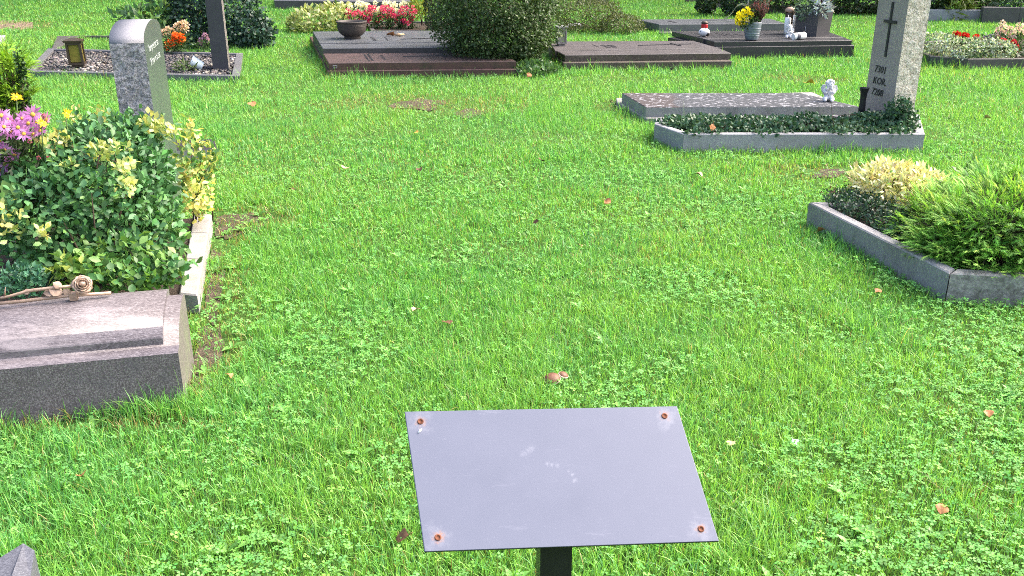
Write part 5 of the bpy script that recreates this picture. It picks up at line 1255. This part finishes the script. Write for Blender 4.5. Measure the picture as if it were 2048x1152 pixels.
def sample(bins, dens, seed):
    r = np.random.default_rng(seed); X = []; Y = []; B = []
    for k in range(len(dens)):
        a, b = bins[k], bins[k + 1]; half = lambda d: d * .60 + 1.15
        area = (b - a) * (half(a) + half(b)); n_ = int(area * dens[k])
        y = r.uniform(a, b, int(n_ * 2 * half(b) / (half(a) + half(b)))); x = r.uniform(-half(b), half(b), len(y)); ok = (np.abs(x) < half(y)) & ((np.abs(x) < y * .585 + .2) | (r.random(len(x)) < .3))
        x = x[ok][:n_]; y = y[ok][:n_]; X.append(x); Y.append(y); B.append(np.full(len(X[-1]), k))
    return np.concatenate(X), np.concatenate(Y), np.concatenate(B)
BARE = [(G(845, 208), 1.0, .5), (G(930, 222), .5, .3), (G(490, 440), .42, .22), (G(440, 480), .13, .6), (G(1660, 346), .42, .22), (G(425, 700), .13, .5), (G(440, 590), .14, .4), (G(150, 855), .45, .045), (G(1940, 430 + 200), .0, .1), (G(35, 52), 1.0, .9), (G(1240, 215), .25, .3), (G(1600, 160), .5, .3)]
def bare(x, y):
    b = np.zeros(len(x))
    for c_, rx, ry in BARE:
        if rx <= 0: continue
        b = np.maximum(b, 1.15 - np.hypot((x - c_.x) / rx, (y - c_.y) / ry))
    return np.clip(b * .9 + (fnoise(x, y, 9, 44) - .5) * 1.3 * (b > -.3), 0, 1) * (b > 0)
def clov(x, y): return np.clip((fnoise(x, y, 1.9, 21) - .40) * 4.5, 0, 1)

bins = [1.55, 2.4, 3.2, 4.2, 5.5, 7, 9, 12, 16, 26]
dens = [27000, 24000, 17500, 11500, 7600, 4800, 2900, 1800, 1000]
x, y, bk = sample(bins, dens, 1); r = np.random.default_rng(2); D = edge_dist(x, y)
cv = clov(x, y); ba = bare(x, y)
keep = (D > .0) & (r.random(len(x)) > ba * .9) & (r.random(len(x)) > cv * .42)
x, y, bk, D, cv, ba = (q[keep] for q in (x, y, bk, D, cv, ba)); n = len(x)
dist = np.hypot(x, y)
hN = fnoise(x, y, 1.3, 31); tuft = fnoise(x, y, 7, 35)
h = (.026 + .036 * hN + .034 * np.clip(tuft - .52, 0, 1) * 3) * r.uniform(.55, 1.35, n) * (1 - .35 * cv)
h = np.where(D < .12, h * (1.15 + r.random(n) * 1.1 * (1 - D / .12)), h); rare = r.random(n) < .012; h = np.where(rare, h * 1.6, h)
h = np.where(y > 7, h * 1.25, h); h = np.where(ba > .2, h * .7, h)
wd = np.maximum(.0023, dist * .00072) * r.uniform(.7, 1.35, n)
az = r.uniform(0, 2 * np.pi, n); lean = np.abs(r.normal(.34, .42, n)) + .06
# mown lawn colours: fresh green, yellow green and blue green patches, some straw
g0 = np.array((.142, .365, .068)); g1 = np.array((.205, .410, .072)); g2 = np.array((.104, .315, .092)); straw = np.array((.36, .30, .11))
pa = np.clip((fnoise(x, y, .9, 51) - .35) * 2.6, 0, 1)[:, None]; pb = np.clip((fnoise(x, y, 1.6, 57) - .5) * 3.4, 0, 1)[:, None]
q = r.random((n, 1)); col = g0 * (1 - pa) + g1 * pa; col = col * (1 - pb * .7) + g2 * pb * .7
col = np.where(q < .18, g1 * 1.15, col); col = np.where((q > .18) & (q < .36), g2 * .9, col)
st_ = r.random(n) < (.025 + .05 * (fnoise(x, y, .8, 63) > .60) + .30 * (ba > .12) + .02 * (hN < .35)); col[st_] = straw * r.uniform(.6, 1.1, (st_.sum(), 1))
col = col * r.uniform(.5, 1.4, (n, 1)) * (1 + .05 * r.normal(size=(n, 3)))
ca_, sa_ = np.cos(az), np.sin(az); fx, fy = ca_ * lean, sa_ * lean            # lean direction
fa = az + np.pi / 2 + r.normal(0, .7, n); wx, wy = np.cos(fa) * wd / 2, np.sin(fa) * wd / 2
near = bk <= 5
def blades(sel, segs, name_):
    xx, yy, hh, ww_x, ww_y, lx_, ly_ = x[sel], y[sel], h[sel], wx[sel], wy[sel], fx[sel], fy[sel]; m = len(xx)
    rows = [(0, 1.0), (.5, .9), (1, 0)] if segs == 2 else ([(0, 1.0), (.36, 1.0), (.72, .7), (1, 0)] if segs == 3 else [(0, 1.0), (1, 0)])
    P = []
    for s, k in rows:
        cx = xx + lx_ * hh * s ** 1.8; cy = yy + ly_ * hh * s ** 1.8; cz = hh * (s - .32 * s * s * np.minimum(1, np.hypot(lx_, ly_)))
        if k > 0: P += [np.stack([cx - ww_x * k, cy - ww_y * k, cz], 1), np.stack([cx + ww_x * k, cy + ww_y * k, cz], 1)]
        else: P.append(np.stack([cx, cy, cz], 1))
    V = np.stack(P, 1); k = V.shape[1]; F = []
    for i in range(len(rows) - 2): F += [(2 * i, 2 * i + 1, 2 * i + 2), (2 * i + 1, 2 * i + 3, 2 * i + 2)]
    F.append((k - 3, k - 2, k - 1)); F = np.array(F)
    FF = (F[None] + (np.arange(m) * k)[:, None, None]).reshape(-1, 3)
    CC = np.ones((m, k, 4), np.float32); CC[:, :, :3] = col[sel][:, None, :].clip(0, 1)
    return raw_mesh(name_, V.reshape(-1, 3).astype(np.float32), FF.astype(np.int32), CC.reshape(-1, 4), M['grass'], None, 'stuff')
parts_ = [blades(np.where(bk <= 1)[0], 3, 'grass'), blades(np.where((bk > 1) & (bk <= 4))[0], 2, 'grass'), blades(np.where(bk > 4)[0], 1, 'grass')]
for o in parts_: tag(o, 'green mown lawn grass growing between the graves', 'grass')
# clover: three heart shaped leaflets on a short stalk
CL_V = []; CL_F = []
for k in range(3):
    a = k * 2 * math.pi / 3; rot = Matrix.Rotation(a, 3, 'Z'); b = len(CL_V)
    for q in ((0, .05, 0), (-.36, .55, .10), (-.28, .98, .06), (0, .88, .0), (.28, .98, .06), (.36, .55, .10), (0, .5, .02)): CL_V.append(tuple(rot @ Vector(q)))
    CL_F += [(b, b + 6, b + 1), (b + 1, b + 6, b + 2), (b + 2, b + 6, b + 3), (b + 3, b + 6, b + 4), (b + 4, b + 6, b + 5), (b + 5, b + 6, b)]
x, y, bk = sample([1.55, 2.6, 4.2, 6, 9, 13], [4200, 2700, 1300, 380, 100], 5); D = edge_dist(x, y); cv = clov(x, y); ba = bare(x, y)
keep = (D > .004) & (r.random(len(x)) < .10 + cv * .9 ) & (r.random(len(x)) > ba * .5); x, y, cv = x[keep], y[keep], cv[keep]; n = len(x)
sz = r.uniform(.0070, .0130, n) * np.where(y > 6, 1.1, 1); hz = r.uniform(.018, .046, n)
tilt = unit(np.stack([r.normal(0, .28, n), r.normal(0, .28, n) - .05, np.ones(n)], 1)); a = r.uniform(0, 6.28, n)
d = np.stack([np.cos(a), np.sin(a), np.zeros(n)], 1); d = unit(d - tilt * (d * tilt).sum(1, keepdims=True)); xx = np.cross(d, tilt)
Rm = np.stack([xx, d, tilt], 2) * sz[:, None, None]
cc = np.array((.148, .365, .092)) * r.uniform(.6, 1.35, (n, 1)) * (1 + .07 * r.normal(size=(n, 3))); yl = r.random(n) < .25; cc[yl] *= (1.2, 1.1, .85)
o = inst_mesh('clover', CL_V, CL_F, np.stack([x, y, hz], 1), Rm, cc, M['clover'], kind='stuff'); tag(o, 'patches of white clover leaves among the lawn grass', 'clover')
# broad leaved lawn weeds in rosettes
x, y, bk = sample([1.55, 3, 5, 8, 13, 20], [9, 8, 5, 3, 2], 9); D = edge_dist(x, y)
extra = np.array([(G(a_, b_).x, G(a_, b_).y) for a_, b_ in ((440, 545), (455, 470), (500, 450), (470, 590), (700, 590), (650, 545), (1010, 440), (1490, 720), (1750, 760), (640, 640), (455, 600), (520, 520), (590, 700), (1690, 1000), (1700, 1100), (455, 1110), (560, 1090))])
x = np.concatenate([x[D > .05], extra[:, 0], extra[:, 0] + .06]); y = np.concatenate([y[D > .05], extra[:, 1], extra[:, 1] + .05]); n = len(x)
k = 6; X = np.repeat(x, k); Y = np.repeat(y, k); a = np.tile(np.arange(k) * 2 * np.pi / k, n) + r.normal(0, .4, n * k)
d = np.stack([np.cos(a), np.sin(a), r.uniform(.25, .9, n * k)], 1); sz = np.repeat(r.uniform(.028, .055, n), k) * r.uniform(.7, 1.2, n * k)
cc = np.repeat(np.array((.13, .30, .06)) * r.uniform(.7, 1.4, (n, 1)), k, 0) * r.uniform(.85, 1.15, (n * k, 1))
o = inst_mesh('broadleaf_weeds', *leaf_t(.36, .12), np.stack([X, Y, np.full(n * k, .006)], 1), frames(d, np.tile((0., 0, 1), (n * k, 1))) * sz[:, None, None], cc, M['leaf'], kind='stuff')
tag(o, 'broad leaved weeds scattered through the lawn', 'weeds')
